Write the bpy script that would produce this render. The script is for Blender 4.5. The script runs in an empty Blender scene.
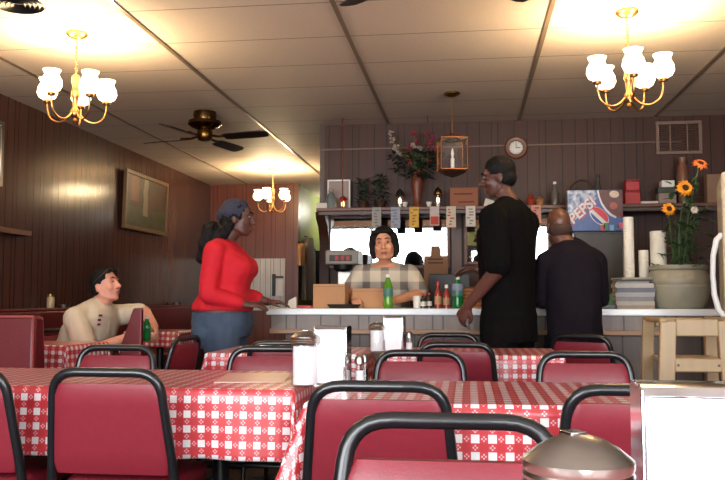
import bpy, bmesh, math, random
from mathutils import Vector, Matrix, noise
random.seed(7)
PI = math.pi
SC = bpy.context.scene
COL = SC.collection
V = Vector

# ------------------------------------------------------------------ camera
FPX, YAW, PITCH = 820.0, math.radians(7.3), math.radians(4.0)
CAM = V((0, 0, 1.05))
FW = V((-math.sin(YAW) * math.cos(PITCH), math.cos(YAW) * math.cos(PITCH), math.sin(PITCH)))
RT = V((math.cos(YAW), math.sin(YAW), 0))
UP = RT.cross(FW)
cam = bpy.data.cameras.new('camera')
cam.sensor_width = 36.0
cam.lens = 36.0 * FPX / 725.0
cam.clip_start = 0.05
camo = bpy.data.objects.new('camera', cam)
COL.objects.link(camo)
camo.matrix_world = Matrix((RT, UP, -FW)).transposed().to_4x4()
camo.location = CAM
SC.camera = camo
SC.view_settings.view_transform = 'Standard'
SC.view_settings.look = 'None'
SC.view_settings.gamma = 1.0
SC.view_settings.exposure = 0.85
SC.cycles.use_denoising = True
SC.cycles.max_bounces = 7
SC.cycles.diffuse_bounces = 4
SC.cycles.glossy_bounces = 4
SC.cycles.sample_clamp_indirect = 6.0
SC.cycles.caustics_reflective = False
SC.cycles.caustics_refractive = False


def ray(px, py):
    return FW + RT * ((px - 362.5) / FPX) + UP * ((240.0 - py) / FPX)


def at(px, py, y):
    d = ray(px, py)
    return CAM + d * (y / d.y)


def atx(px, py, x):
    d = ray(px, py)
    return CAM + d * (x / d.x)


def span(x0, x1, yt, yb, y):
    """base centre, width and height of an upright thing seen in the given range"""
    a, b = at(x0, yb, y), at(x1, yb, y)
    t = at((x0 + x1) / 2, yt, y)
    return V(((a.x + b.x) / 2, y, a.z)), b.x - a.x, t.z - (a.z + b.z) / 2


# ------------------------------------------------------------------ materials
def srgb(r, g, b):
    def f(c):
        c /= 255.0
        return c / 12.92 if c <= 0.04045 else ((c + 0.055) / 1.055) ** 2.4
    return (f(r), f(g), f(b), 1.0)


class NT:
    def __init__(s, m):
        s.t = m.node_tree
        s.n = s.t.nodes
        s.l = s.t.links

    def node(s, typ, **kw):
        x = s.n.new(typ)
        for k, v in kw.items():
            setattr(x, k, v)
        return x

    def put(s, sock, val):
        if isinstance(val, bpy.types.NodeSocket):
            s.l.new(val, sock)
        else:
            sock.default_value = val

    def math(s, op, a, b=0.0, c=None):
        x = s.node('ShaderNodeMath', operation=op)
        s.put(x.inputs[0], a)
        s.put(x.inputs[1], b)
        if c is not None:
            s.put(x.inputs[2], c)
        return x.outputs[0]

    def mix(s, fac, a, b):
        x = s.node('ShaderNodeMix', data_type='RGBA')
        s.put(x.inputs[0], fac)
        s.put(x.inputs[6], a)
        s.put(x.inputs[7], b)
        return x.outputs[2]

    def coord(s, kind='Object'):
        return s.node('ShaderNodeTexCoord').outputs[kind]

    def sep(s, vec):
        x = s.node('ShaderNodeSeparateXYZ')
        s.l.new(vec, x.inputs[0])
        return x.outputs

    def noise(s, scale, vec=None, detail=3.0, stretch=None):
        x = s.node('ShaderNodeTexNoise')
        x.inputs['Scale'].default_value = scale
        x.inputs['Detail'].default_value = detail
        v = vec or s.coord()
        if stretch:
            mp = s.node('ShaderNodeMapping')
            mp.inputs['Scale'].default_value = stretch
            s.l.new(v, mp.inputs[0])
            v = mp.outputs[0]
        s.l.new(v, x.inputs['Vector'])
        return x.outputs[0]


MATS = {}


def mat(name, col, rough=0.5, metal=0.0, var=0.15, scale=12.0, bump=0.0, spec=0.5, coat=0.0, stretch=None, emit=None, trans=0.0, alpha=1.0):
    if name in MATS:
        return MATS[name]
    m = bpy.data.materials.new(name)
    m.use_nodes = True
    k = NT(m)
    p = k.n['Principled BSDF']
    dark = tuple(c * (1 - var) for c in col[:3]) + (1,)
    lite = tuple(min(1, c * (1 + var)) for c in col[:3]) + (1,)
    f = k.noise(scale, stretch=stretch)
    k.put(p.inputs['Base Color'], k.mix(f, dark, lite))
    p.inputs['Roughness'].default_value = rough
    p.inputs['Metallic'].default_value = metal
    p.inputs['Specular IOR Level'].default_value = spec
    p.inputs['Coat Weight'].default_value = coat
    p.inputs['Transmission Weight'].default_value = trans
    p.inputs['Alpha'].default_value = alpha
    if emit:
        p.inputs['Emission Color'].default_value = emit[0]
        p.inputs['Emission Strength'].default_value = emit[1]
    if bump:
        b = k.node('ShaderNodeBump')
        b.inputs['Strength'].default_value = bump
        b.inputs['Distance'].default_value = 0.01
        k.l.new(k.noise(scale * 6), b.inputs['Height'])
        k.l.new(b.outputs[0], p.inputs['Normal'])
    MATS[name] = m
    return m


def custom(name, fn, rough=0.4, spec=0.5):
    m = bpy.data.materials.new(name)
    m.use_nodes = True
    k = NT(m)
    p = k.n['Principled BSDF']
    p.inputs['Roughness'].default_value = rough
    p.inputs['Specular IOR Level'].default_value = spec
    fn(k, p)
    MATS[name] = m
    return m


def panel_mat(name, col, axis, rough=0.3, width=0.4, spec=0.5):
    """wood panelling with irregular vertical grooves and a stretched grain"""
    def fn(k, p):
        o = k.sep(k.coord())
        a = o[axis]
        u = k.math('DIVIDE', a, width)
        cell = k.math('FRACT', k.math('ADD', u, 50.0))
        g = None
        for pos in (0.0, 0.27, 0.52, 0.66):
            d = k.math('ABSOLUTE', k.math('SUBTRACT', cell, pos + 0.01))
            x = k.math('LESS_THAN', d, 0.010)
            g = x if g is None else k.math('MAXIMUM', g, x)
        st = [9.0, 9.0, 9.0]
        st[2] = 0.6
        grain = k.noise(3.0, stretch=tuple(st), detail=6)
        board = k.noise(1.7, stretch=(2.0, 2.0, 0.02), detail=1)
        c1 = tuple(c * 0.55 for c in col[:3]) + (1,)
        c2 = tuple(min(1, c * 1.4) for c in col[:3]) + (1,)
        c = k.mix(k.math('MULTIPLY_ADD', grain, 0.6, k.math('MULTIPLY', board, 0.4)), c1, c2)
        c = k.mix(g, c, tuple(x * 0.18 for x in col[:3]) + (1,))
        k.put(p.inputs['Base Color'], c)
        b = k.node('ShaderNodeBump')
        b.inputs['Strength'].default_value = 0.35
        b.inputs['Distance'].default_value = 0.004
        h = k.math('SUBTRACT', k.math('MULTIPLY', grain, 0.25), g)
        k.l.new(h, b.inputs['Height'])
        k.l.new(b.outputs[0], p.inputs['Normal'])
    return custom(name, fn, rough, spec)


def check_fn(k, p):
    uv = k.sep(k.node('ShaderNodeUVMap', uv_map='UVMap').outputs[0])
    per = 0.047
    fu = k.math('FRACT', k.math('ADD', k.math('DIVIDE', uv[0], per), 100.0))
    fv = k.math('FRACT', k.math('ADD', k.math('DIVIDE', uv[1], per), 100.0))
    su = k.math('GREATER_THAN', fu, 0.5)
    sv = k.math('GREATER_THAN', fv, 0.5)
    cu = k.math('SUBTRACT', k.math('FRACT', k.math('MULTIPLY', fu, 2.0)), 0.5)
    cv = k.math('SUBTRACT', k.math('FRACT', k.math('MULTIPLY', fv, 2.0)), 0.5)
    au, av = k.math('ABSOLUTE', cu), k.math('ABSOLUTE', cv)
    # four small petals: blobs on the two axes of the square
    pet1 = k.math('LESS_THAN', k.math('ADD', k.math('POWER', k.math('SUBTRACT', au, 0.22), 2.0), k.math('POWER', av, 2.0)), 0.012)
    pet2 = k.math('LESS_THAN', k.math('ADD', k.math('POWER', k.math('SUBTRACT', av, 0.22), 2.0), k.math('POWER', au, 2.0)), 0.012)
    fl = k.math('MAXIMUM', pet1, pet2)
    one = k.math('ABSOLUTE', k.math('SUBTRACT', su, sv))
    both = k.math('MULTIPLY', su, sv)
    WH, RD, PK = srgb(240, 240, 242), srgb(200, 26, 44), srgb(206, 44, 60)
    c = k.mix(one, WH, PK)
    c = k.mix(k.math('MULTIPLY', one, fl), c, srgb(240, 190, 192))
    c = k.mix(both, c, RD)
    wear = k.noise(5.0, detail=2)
    c = k.mix(k.math('MULTIPLY', wear, 0.12), c, srgb(225, 200, 190))
    k.put(p.inputs['Base Color'], c)
    p.inputs['Coat Weight'].default_value = 0.35
    p.inputs['Coat Roughness'].default_value = 0.12


M_CHECK = custom('check_vinyl', check_fn, 0.3, 0.5)
M_LEFT = panel_mat('panel_left', srgb(84, 55, 48), 1, 0.19, 0.44, 0.28)
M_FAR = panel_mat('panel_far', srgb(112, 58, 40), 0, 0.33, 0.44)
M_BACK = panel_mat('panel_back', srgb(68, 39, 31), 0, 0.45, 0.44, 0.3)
M_COUNTER = panel_mat('panel_counter', srgb(122, 106, 96), 0, 0.4, 0.5)
M_COUNTER2 = panel_mat('panel_counter_low', srgb(92, 76, 68), 0, 0.45, 0.5)
M_PALE = panel_mat('pale_grooves', srgb(226, 226, 226), 0, 0.3, 0.3)
M_GREEN = mat('green_paint', srgb(142, 154, 92), 0.45, var=0.06, scale=3)
M_BLACK = mat('black_enamel', srgb(24, 25, 28), 0.3, var=0.3, scale=20, coat=0.3)
M_RED = mat('red_vinyl', srgb(130, 37, 50), 0.34, var=0.1, scale=40, bump=0.05)
M_BOOTH = mat('dark_red_vinyl', srgb(104, 24, 30), 0.4, var=0.15, scale=10, bump=0.1)
M_PIPE = mat('vinyl_piping', srgb(160, 80, 76), 0.4)
M_BRASS = mat('brass', srgb(196, 146, 92), 0.3, 1.0, var=0.15, scale=8)
M_DBRASS = mat('dark_brass', srgb(120, 92, 48), 0.3, 1.0, var=0.3, scale=8)
M_CHROME = mat('chrome', srgb(205, 205, 210), 0.14, 1.0, var=0.06, scale=6)
M_STEEL = mat('brushed_steel', srgb(170, 165, 158), 0.28, 1.0, var=0.15, scale=14, stretch=(1, 1, 10))
M_NAPKIN = mat('napkin_paper', srgb(250, 250, 252), 0.8, var=0.02, scale=4)
M_WHITE = mat('white_paint', srgb(232, 230, 226), 0.4, var=0.04)
M_LAMINATE = mat('white_laminate', srgb(226, 232, 234), 0.25, var=0.04, scale=5, coat=0.2)
M_TAN = mat('tan_wood', srgb(148, 112, 80), 0.4, var=0.25, scale=6, stretch=(1, 8, 8))
M_PINE = mat('pine_wood', srgb(166, 138, 100), 0.4, var=0.18, scale=5, stretch=(6, 6, 1))
M_DWOOD = mat('dark_wood', srgb(62, 36, 26), 0.4, var=0.3, scale=5, stretch=(1, 8, 8))
M_MWOOD = mat('brown_wood', srgb(104, 58, 40), 0.4, var=0.25, scale=5, stretch=(1, 8, 8))
M_CARD = mat('cardboard', srgb(184, 138, 98), 0.8, var=0.08, scale=10)
M_SUGAR = mat('sugar', srgb(244, 244, 246), 0.7, var=0.03, scale=80)
M_GREENGLASS = mat('green_plastic', srgb(26, 140, 62), 0.12, var=0.15, scale=8, trans=0.35)
M_LEAF = mat('leaf_green', srgb(48, 78, 44), 0.5, var=0.4, scale=25)
M_DLEAF = mat('dark_leaf_green', srgb(30, 52, 36), 0.55, var=0.4, scale=25)
M_STONE = mat('stoneware', srgb(150, 147, 130), 0.4, var=0.1, scale=7)
M_PLASTICBLACK = mat('black_plastic', srgb(26, 26, 28), 0.4, var=0.2)
M_GREY = mat('dark_grey_metal', srgb(66, 64, 64), 0.4, var=0.12, scale=6)
M_CREAM = mat('cream_enamel', srgb(206, 196, 176), 0.3, var=0.04, scale=3)
M_FOAM = mat('foam_cup', srgb(232, 228, 216), 0.6, var=0.03)
M_SKIN_LIGHT = mat('skin_fair', srgb(214, 150, 126), 0.5, var=0.08, scale=14)
M_SKIN_TAN = mat('skin_tan', srgb(206, 146, 112), 0.5, var=0.08, scale=14)
M_SKIN_DARK = mat('skin_dark', srgb(92, 58, 48), 0.45, var=0.1, scale=14)
M_SKIN_BROWN = mat('skin_brown', srgb(104, 66, 50), 0.35, var=0.1, scale=14)
M_HAIR = mat('black_hair', srgb(14, 12, 12), 0.7, var=0.5, scale=40, stretch=(1, 1, 0.2), bump=0.3, spec=0.25)
M_LIP = mat('lips', srgb(170, 84, 80), 0.4)
M_EYEW = mat('eye_white', srgb(140, 128, 120), 0.5)
M_EYED = mat('eye_dark', srgb(24, 16, 14), 0.2)
M_REDSHIRT = mat('red_knit', srgb(206, 20, 40), 0.8, var=0.12, scale=30, bump=0.2)
M_JEANS = mat('blue_denim', srgb(62, 78, 98), 0.85, var=0.2, scale=30, bump=0.2)
M_BLACKSHIRT = mat('black_cotton', srgb(14, 12, 13), 0.9, var=0.2, scale=30, bump=0.2, spec=0.1)
M_NAVYSHIRT = mat('dusky_navy_cotton', srgb(28, 23, 30), 0.9, var=0.2, scale=30, bump=0.2, spec=0.1)
M_GREYJEANS = mat('grey_denim', srgb(72, 70, 72), 0.85, var=0.2, scale=30, bump=0.2)
M_TSHIRT = mat('oatmeal_cotton', srgb(206, 192, 168), 0.85, var=0.08, scale=30, bump=0.2)
M_SCARF = mat('navy_scarf', srgb(44, 48, 68), 0.8, var=0.2, scale=40, bump=0.2)
M_SHOE = mat('dark_leather', srgb(30, 26, 24), 0.4)
M_GOLD = mat('gold_paint', srgb(112, 84, 54), 0.45, 0.0, var=0.2)
M_RED2 = mat('bright_red', srgb(178, 24, 32), 0.4)
M_PAPER = mat('paper', srgb(214, 208, 196), 0.8, var=0.06, scale=20)
M_INK = mat('dark_ink', srgb(60, 50, 50), 0.7)
M_FLAME = mat('candle_flame', srgb(255, 220, 160), 0.5, emit=(srgb(255, 205, 130), 4.5))


def shade_fn(k, p):
    lw = k.noise(30)
    k.put(p.inputs['Base Color'], k.mix(lw, srgb(250, 225, 190), srgb(255, 240, 215)))
    p.inputs['Emission Color'].default_value = srgb(255, 224, 168)
    p.inputs['Emission Strength'].default_value = 4.5


M_SHADE = custom('lit_glass_shade', shade_fn, 0.3)


def ceil_fn(k, p):
    o = k.sep(k.coord())
    w = k.math('FRACT', k.math('DIVIDE', k.math('ADD', o[1], CEIL_Y0), 0.608))
    seam = k.math('LESS_THAN', k.math('ABSOLUTE', k.math('SUBTRACT', w, 0.5)), 0.008)
    n1 = k.noise(1.2, detail=3)
    n2 = k.noise(60, detail=2)
    c = k.mix(k.math('MULTIPLY_ADD', n2, 0.5, k.math('MULTIPLY', n1, 0.5)), srgb(205, 190, 176), srgb(228, 214, 200))
    c = k.mix(seam, c, srgb(130, 112, 100))
    k.put(p.inputs['Base Color'], c)
    b = k.node('ShaderNodeBump')
    b.inputs['Strength'].default_value = 0.3
    b.inputs['Distance'].default_value = 0.004
    k.l.new(k.math('SUBTRACT', k.math('MULTIPLY', n2, 0.4), seam), b.inputs['Height'])
    k.l.new(b.outputs[0], p.inputs['Normal'])


ZC = 2.71                                       # ceiling height
_y = (ZC - 1.05)
_d = ray(450, 32)
CEIL_Y0 = 60.8 + 0.304 - _d.y * _y / _d.z
M_CEIL = custom('ceiling_tile', ceil_fn, 0.62, 0.3)
M_TEE = mat('ceiling_tee', srgb(128, 112, 96), 0.35, var=0.1, scale=2)


def mirror_fn(k, p):
    k.put(p.inputs['Base Color'], k.mix(k.noise(4), srgb(225, 228, 228), srgb(232, 235, 235)))
    p.inputs['Metallic'].default_value = 1.0


M_MIRROR = custom('mirror_silver', mirror_fn, 0.02)


def glass_fn(k, p):
    out = k.n['Material Output']
    tr = k.node('ShaderNodeBsdfTransparent')
    gl = k.node('ShaderNodeBsdfGlossy')
    gl.inputs['Roughness'].default_value = 0.03
    lw = k.node('ShaderNodeLayerWeight')
    lw.inputs['Blend'].default_value = 0.5
    fr = k.node('ShaderNodeMath', operation='MULTIPLY_ADD')
    k.l.new(k.math('POWER', lw.outputs['Facing'], 5.0), fr.inputs[0])
    fr.inputs[1].default_value = 0.9
    fr.inputs[2].default_value = 0.04
    mx = k.node('ShaderNodeMixShader')
    k.l.new(fr.outputs[0], mx.inputs[0])
    k.l.new(tr.outputs[0], mx.inputs[1])
    k.l.new(gl.outputs[0], mx.inputs[2])
    k.l.new(mx.outputs[0], out.inputs['Surface'])


M_GLASS = custom('clear_glass', glass_fn)


def plaid_fn(k, p):
    o = k.sep(k.coord())
    def st(a, off, per=0.14, w=0.42):
        f = k.math('FRACT', k.math('ADD', k.math('DIVIDE', a, per), 20.0 + off))
        return k.math('LESS_THAN', f, w)
    a, b = st(o[0], 0.25), st(o[2], 0.1)
    s = k.math('MULTIPLY', k.math('ADD', a, b), 0.5)
    c = k.mix(s, srgb(208, 200, 180), srgb(112, 106, 102))
    c = k.mix(k.math('MULTIPLY', k.noise(200), 0.25), c, srgb(150, 140, 130))
    k.put(p.inputs['Base Color'], c)


M_PLAID = custom('plaid_cotton', plaid_fn, 0.85, 0.2)


# ------------------------------------------------------------------ mesh builder
class MB:
    def __init__(s):
        s.v, s.f, s.m = [], [], []
        s.uv = None

    def add(s, vs, fs, m=0):
        o = len(s.v)
        s.v += [V(x) for x in vs]
        for f in fs:
            s.f.append([o + i for i in f])
            s.m.append(m)
        return s

    def box(s, c, size, m=0, rot=None, taper=(1, 1)):
        hx, hy, hz = size[0] / 2, size[1] / 2, size[2] / 2
        vs = []
        for z in (-1, 1):
            tx, ty = (taper if z > 0 else (1, 1))
            for x, y in ((-1, -1), (1, -1), (1, 1), (-1, 1)):
                q = V((x * hx * tx, y * hy * ty, z * hz))
                if rot is not None:
                    q = rot @ q
                vs.append(q + V(c))
        return s.add(vs, [(3, 2, 1, 0), (4, 5, 6, 7), (0, 1, 5, 4), (1, 2, 6, 5), (2, 3, 7, 6), (3, 0, 4, 7)], m)

    def bx(s, x0, x1, y0, y1, z0, z1, m=0):
        return s.box(((x0 + x1) / 2, (y0 + y1) / 2, (z0 + z1) / 2), (x1 - x0, y1 - y0, z1 - z0), m)

    def loft(s, rings, m=0, cap=True, closed=False):
        n = len(rings[0])
        vs = [p for r in rings for p in r]
        fs = []
        L = len(rings)
        for i in range(L if closed else L - 1):
            for j in range(n):
                a, b = i * n + j, i * n + (j + 1) % n
                c, d = ((i + 1) % L) * n + (j + 1) % n, ((i + 1) % L) * n + j
                fs.append((a, b, c, d))
        if cap and not closed:
            fs.append(tuple(range(n - 1, -1, -1)))
            fs.append(tuple((L - 1) * n + j for j in range(n)))
        return s.add(vs, fs, m)

    def tube(s, pts, r, n=10, m=0, closed=False, flat=1.0):
        pts = [V(p) for p in pts]
        L = len(pts)
        rs = r if isinstance(r, (list, tuple)) else [r] * L
        rings = []
        prev = None
        for i, p in enumerate(pts):
            if closed:
                t = pts[(i + 1) % L] - pts[i - 1]
            else:
                t = pts[min(i + 1, L - 1)] - pts[max(i - 1, 0)]
            t = t.normalized() if t.length > 1e-9 else V((0, 0, 1))
            if prev is None:
                a = t.orthogonal().normalized()
            else:
                a = (prev - t * prev.dot(t))
                a = a.normalized() if a.length > 1e-6 else t.orthogonal().normalized()
            prev = a
            b = t.cross(a)
            rings.append([p + (a * math.cos(2 * PI * j / n) + b * math.sin(2 * PI * j / n) * flat) * rs[i] for j in range(n)])
        return s.loft(rings, m, True, closed)

    def ball(s, c, r, m=0, n=14, rot=None):
        if not isinstance(r, (tuple, list)):
            r = (r, r, r)
        k = max(6, n // 2)
        rings = []
        for i in range(1, k):
            th = PI * i / k
            ring = []
            for j in range(n):
                ph = 2 * PI * j / n
                q = V((r[0] * math.sin(th) * math.cos(ph), r[1] * math.sin(th) * math.sin(ph), -r[2] * math.cos(th)))
                ring.append((rot @ q if rot is not None else q) + V(c))
            rings.append(ring)
        o = len(s.v)
        s.loft(rings, m, cap=False)
        bot = V((0, 0, -r[2])); top = V((0, 0, r[2]))
        if rot is not None:
            bot, top = rot @ bot, rot @ top
        s.v += [bot + V(c), top + V(c)]
        nb, nt = len(s.v) - 2, len(s.v) - 1
        for j in range(n):
            s.f.append([nb, o + (j + 1) % n, o + j]); s.m.append(m)
            q = o + (k - 2) * n
            s.f.append([nt, q + j, q + (j + 1) % n]); s.m.append(m)
        return s

    def limb(s, pts, rs, m=0, n=14):
        pts = [V(p) for p in pts]
        for i in range(len(pts) - 1):
            a, b = pts[i], pts[i + 1]
            mid = [a.lerp(b, t) for t in (0, .33, .66, 1)]
            s.tube(mid, [rs[i] + (rs[i + 1] - rs[i]) * t for t in (0, .33, .66, 1)], n, m)
        for p, r in zip(pts, rs):
            s.ball(p, r * 0.995, m, n)
        return s

    def lathe(s, prof, c=(0, 0, 0), n=24, m=0, rot=None, cap=True):
        rings = []
        for r, z in prof:
            ring = []
            for j in range(n):
                q = V((max(r, 1e-4) * math.cos(2 * PI * j / n), max(r, 1e-4) * math.sin(2 * PI * j / n), z))
                ring.append((rot @ q if rot is not None else q) + V(c))
            rings.append(ring)
        return s.loft(rings, m, cap)

    def prism(s, poly, d0, d1, axis='y', m=0):
        """extrude a 2D polygon; axis y: poly in xz, axis x: poly in yz, axis z: poly in xy"""
        def q(a, b, d):
            return {'y': V((a, d, b)), 'x': V((d, a, b)), 'z': V((a, b, d))}[axis]
        n = len(poly)
        return s.loft([[q(a, b, d0) for a, b in poly], [q(a, b, d1) for a, b in poly]], m)

    def torso(s, rings, m=0, n=28, p=2.4):
        """rings: (z, cx, cy, rx, ry), super-elliptic sections"""
        out = []
        for z, cx, cy, rx, ry in rings:
            ring = []
            for j in range(n):
                a = 2 * PI * j / n
                ca, sa = math.cos(a), math.sin(a)
                ring.append(V((cx + rx * math.copysign(abs(ca) ** (2 / p), ca), cy + ry * math.copysign(abs(sa) ** (2 / p), sa), z)))
            out.append(ring)
        return s.loft(out, m)

    def xform(s, M, start=0):
        for i in range(start, len(s.v)):
            s.v[i] = M @ s.v[i]
        return s

    def mesh(s, name):
        me = bpy.data.meshes.new(name)
        me.from_pydata([tuple(v) for v in s.v], [], s.f)
        me.polygons.foreach_set('material_index', s.m)
        if s.uv:
            lay = me.uv_layers.new(name='UVMap')
            for lp in me.loops:
                lay.data[lp.index].uv = s.uv[lp.vertex_index]
        me.update()
        bm = bmesh.new()
        bm.from_mesh(me)
        bmesh.ops.recalc_face_normals(bm, faces=bm.faces)
        bm.to_mesh(me)
        bm.free()
        return me

    def build(s, name, mats, parent=None, smooth=True, bevel=0.0, loc=None, angle=40):
        me = s.mesh(name)
        if not isinstance(mats, (list, tuple)):
            mats = [mats]
        for m in mats:
            me.materials.append(m)
        if smooth:
            me.shade_smooth()
            me.set_sharp_from_angle(angle=math.radians(angle))
        o = bpy.data.objects.new(name, me)
        COL.objects.link(o)
        if bevel:
            b = o.modifiers.new('bevel', 'BEVEL')
            b.width = bevel
            b.segments = 2
            b.limit_method = 'ANGLE'
            b.angle_limit = math.radians(50)
        if parent:
            o.parent = parent
        if loc is not None:
            o.location = loc
        return o


def organic(mb, name, mats, parent=None, voxel=0.009, smooth=4, wob=0.0, wscale=9.0):
    """union of closed pieces turned into one continuous surface"""
    me = mb.mesh(name + '_raw')
    t = bpy.data.objects.new('raw', me)
    COL.objects.link(t)
    r = t.modifiers.new('r', 'REMESH')
    r.mode = 'VOXEL'
    r.voxel_size = voxel
    sm = t.modifiers.new('s', 'SMOOTH')
    sm.factor = 0.5
    sm.iterations = smooth
    dg = bpy.context.evaluated_depsgraph_get()
    out = bpy.data.meshes.new_from_object(t.evaluated_get(dg))
    bpy.data.objects.remove(t)
    bpy.data.meshes.remove(me)
    out.name = name
    if wob:
        nn = [v.normal.copy() for v in out.vertices]
        for v, nrm in zip(out.vertices, nn):
            q = v.co * wscale
            v.co += nrm * wob * (noise.noise(V((q.x, q.y, q.z * 0.7))) + 0.6 * noise.noise(V((q.x * 2.3, q.y * 2.3, q.z * 1.1))))
    out.materials.clear()
    for m in (mats if isinstance(mats, (list, tuple)) else [mats]):
        out.materials.append(m)
    out.shade_smooth()
    o = bpy.data.objects.new(name, out)
    COL.objects.link(o)
    if parent:
        o.parent = parent
    return o


def tag(o, label, cat, group=None, kind=None):
    o['label'] = label
    o['category'] = cat
    if group:
        o['group'] = group
    if kind:
        o['kind'] = kind
    return o


def thing(name, label, cat, loc=(0, 0, 0), rz=0.0, group=None):
    o = bpy.data.objects.new(name, None)
    o.empty_display_size = 0.1
    COL.objects.link(o)
    o.location = loc
    o.rotation_euler = (0, 0, rz)
    return tag(o, label, cat, group)


def struct(name, mb, m, smooth=False, bevel=0.0):
    o = mb.build(name, m, None, smooth, bevel)
    o['kind'] = 'structure'
    return o


def dup(root, loc=None, rz=None, label=None, scale=None):
    def cp(o, par):
        c = o.copy()
        COL.objects.link(c)
        if par:
            c.parent = par
        for ch in [x for x in ALL_CHILDREN(o)]:
            cp(ch, c)
        return c
    r = cp(root, None)
    if loc is not None:
        r.location = loc
    if rz is not None:
        r.rotation_euler = (0, 0, rz)
    if label:
        r['label'] = label
    if scale:
        r.scale = scale
    return r


def ALL_CHILDREN(o):
    return [x for x in COL.objects if x.parent == o]


def light(name, typ, loc, power, col=(1, 1, 1), size=0.1, rot=None):
    l = bpy.data.lights.new(name, typ)
    l.energy = power
    l.color = col
    if typ == 'POINT':
        l.shadow_soft_size = size
    o = bpy.data.objects.new(name, l)
    COL.objects.link(o)
    o.location = loc
    if rot:
        o.rotation_euler = rot
    return o


def text_mesh(name, body, size, m, parent, loc, rot, extrude=0.001, offset=0.0, shear=0.0):
    c = bpy.data.curves.new(name, 'FONT')
    c.body = body
    c.size = size
    c.extrude = extrude
    c.offset = offset
    c.shear = shear
    c.align_x = 'CENTER'
    c.align_y = 'CENTER'
    t = bpy.data.objects.new('raw', c)
    COL.objects.link(t)
    me = bpy.data.meshes.new_from_object(t.evaluated_get(bpy.context.evaluated_depsgraph_get()))
    bpy.data.objects.remove(t)
    me.name = name
    me.materials.clear()
    me.materials.append(m)
    o = bpy.data.objects.new(name, me)
    COL.objects.link(o)
    if parent:
        o.parent = parent
    o.location = loc
    o.rotation_euler = rot
    return o


# ------------------------------------------------------------------ the setting
XL, XR, YF, YB, YFAR, YE = -3.77, 3.3, -1.25, 7.73, 11.7, 16.0
XC0, XC1 = -2.44, -1.40
M_FLOOR = mat('brown_carpet', srgb(58, 42, 36), 0.85, var=0.35, scale=40, bump=0.3)
struct('floor', MB().bx(XL - .12, XR + .12, YF - .12, YE + .1, -0.1, 0), M_FLOOR)
struct('ceiling', MB().bx(XL - .12, XR + .12, YF - .12, YE + .1, ZC, ZC + 0.1), M_CEIL)
struct('wall_left', MB().bx(XL - .1, XL, YF - .1, YFAR, 0, ZC), M_LEFT)
struct('wall_far', MB().bx(XL - .1, XC0, YFAR, YFAR + .1, 0, ZC), M_FAR)
struct('wall_passage_left', MB().bx(XC0 - .1, XC0, YFAR + .1, YE, 0, ZC), M_GREEN)
struct('wall_passage_end', MB().bx(XC0 - .1, XC1 + .1, YE, YE + .1, 0, ZC), M_GREEN)
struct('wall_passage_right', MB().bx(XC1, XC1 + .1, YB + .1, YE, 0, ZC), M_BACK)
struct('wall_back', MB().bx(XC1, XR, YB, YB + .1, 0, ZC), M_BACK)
struct('wall_right', MB().bx(XR, XR + .1, YF - .1, YB + .1, 0, ZC), M_LEFT)
# front wall behind the camera, with a shop window, an added fill window and a glazed door
WZ0, WZ1 = 0.75, 2.5
W1 = (-3.55, -0.35)
W2_FILL = (0.95, 3.1)  # unseen window, added to fill the right side with daylight
DR = (0.0, 0.75)
fw = MB()
fw.bx(XL, XR, YF - .1, YF, WZ1, ZC)
fw.bx(XL, W1[0], YF - .1, YF, 0, WZ1)
fw.bx(W1[0], W1[1], YF - .1, YF, 0, WZ0)
fw.bx(W1[1], DR[0], YF - .1, YF, 0, WZ1)
fw.bx(DR[0], DR[1], YF - .1, YF, 2.1, WZ1)
fw.bx(DR[1], W2_FILL[0], YF - .1, YF, 0, WZ1)
fw.bx(W2_FILL[0], W2_FILL[1], YF - .1, YF, 0, WZ0)
fw.bx(W2_FILL[1], XR, YF - .1, YF, 0, WZ1)
struct('wall_front', fw, M_GREEN)
struct('trim_5', MB().bx(XL, XR, YF, YF + .02, WZ1, ZC), mat('header_board', srgb(150, 112, 84), .5, scale=4))
for i, (a, b) in enumerate((W1, W2_FILL)):  # shop window first, then the added fill window
    f = MB()
    f.bx(a, a + .05, YF - .09, YF - .02, WZ0, WZ1).bx(b - .05, b, YF - .09, YF - .02, WZ0, WZ1)
    f.bx(a + .05, b - .05, YF - .09, YF - .02, WZ0, WZ0 + .05).bx(a + .05, b - .05, YF - .09, YF - .02, WZ1 - .05, WZ1)
    mid = (a + b) / 2
    f.bx(mid - .025, mid + .025, YF - .09, YF - .02, WZ0 + .05, WZ1 - .05)
    w = struct('window_%d' % (i + 1), f, M_PLASTICBLACK)
    for s0, s1 in ((a + .05, mid - .025), (mid + .025, b - .05)):
        MB().bx(s0, s1, YF - .058, YF - .052, WZ0 + .05, WZ1 - .05).build('pane', M_GLASS, w, False)
d = MB()
a, b = DR
d.bx(a, a + .1, YF - .08, YF - .03, 0, 2.1).bx(b - .1, b, YF - .08, YF - .03, 0, 2.1)
d.bx(a + .1, b - .1, YF - .08, YF - .03, 0, .25).bx(a + .1, b - .1, YF - .08, YF - .03, 1.98, 2.1)
dr = struct('door_1', d, M_PLASTICBLACK)
MB().bx(a + .1, b - .1, YF - .058, YF - .052, .25, 1.98).build('pane', M_GLASS, dr, False)

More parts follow.
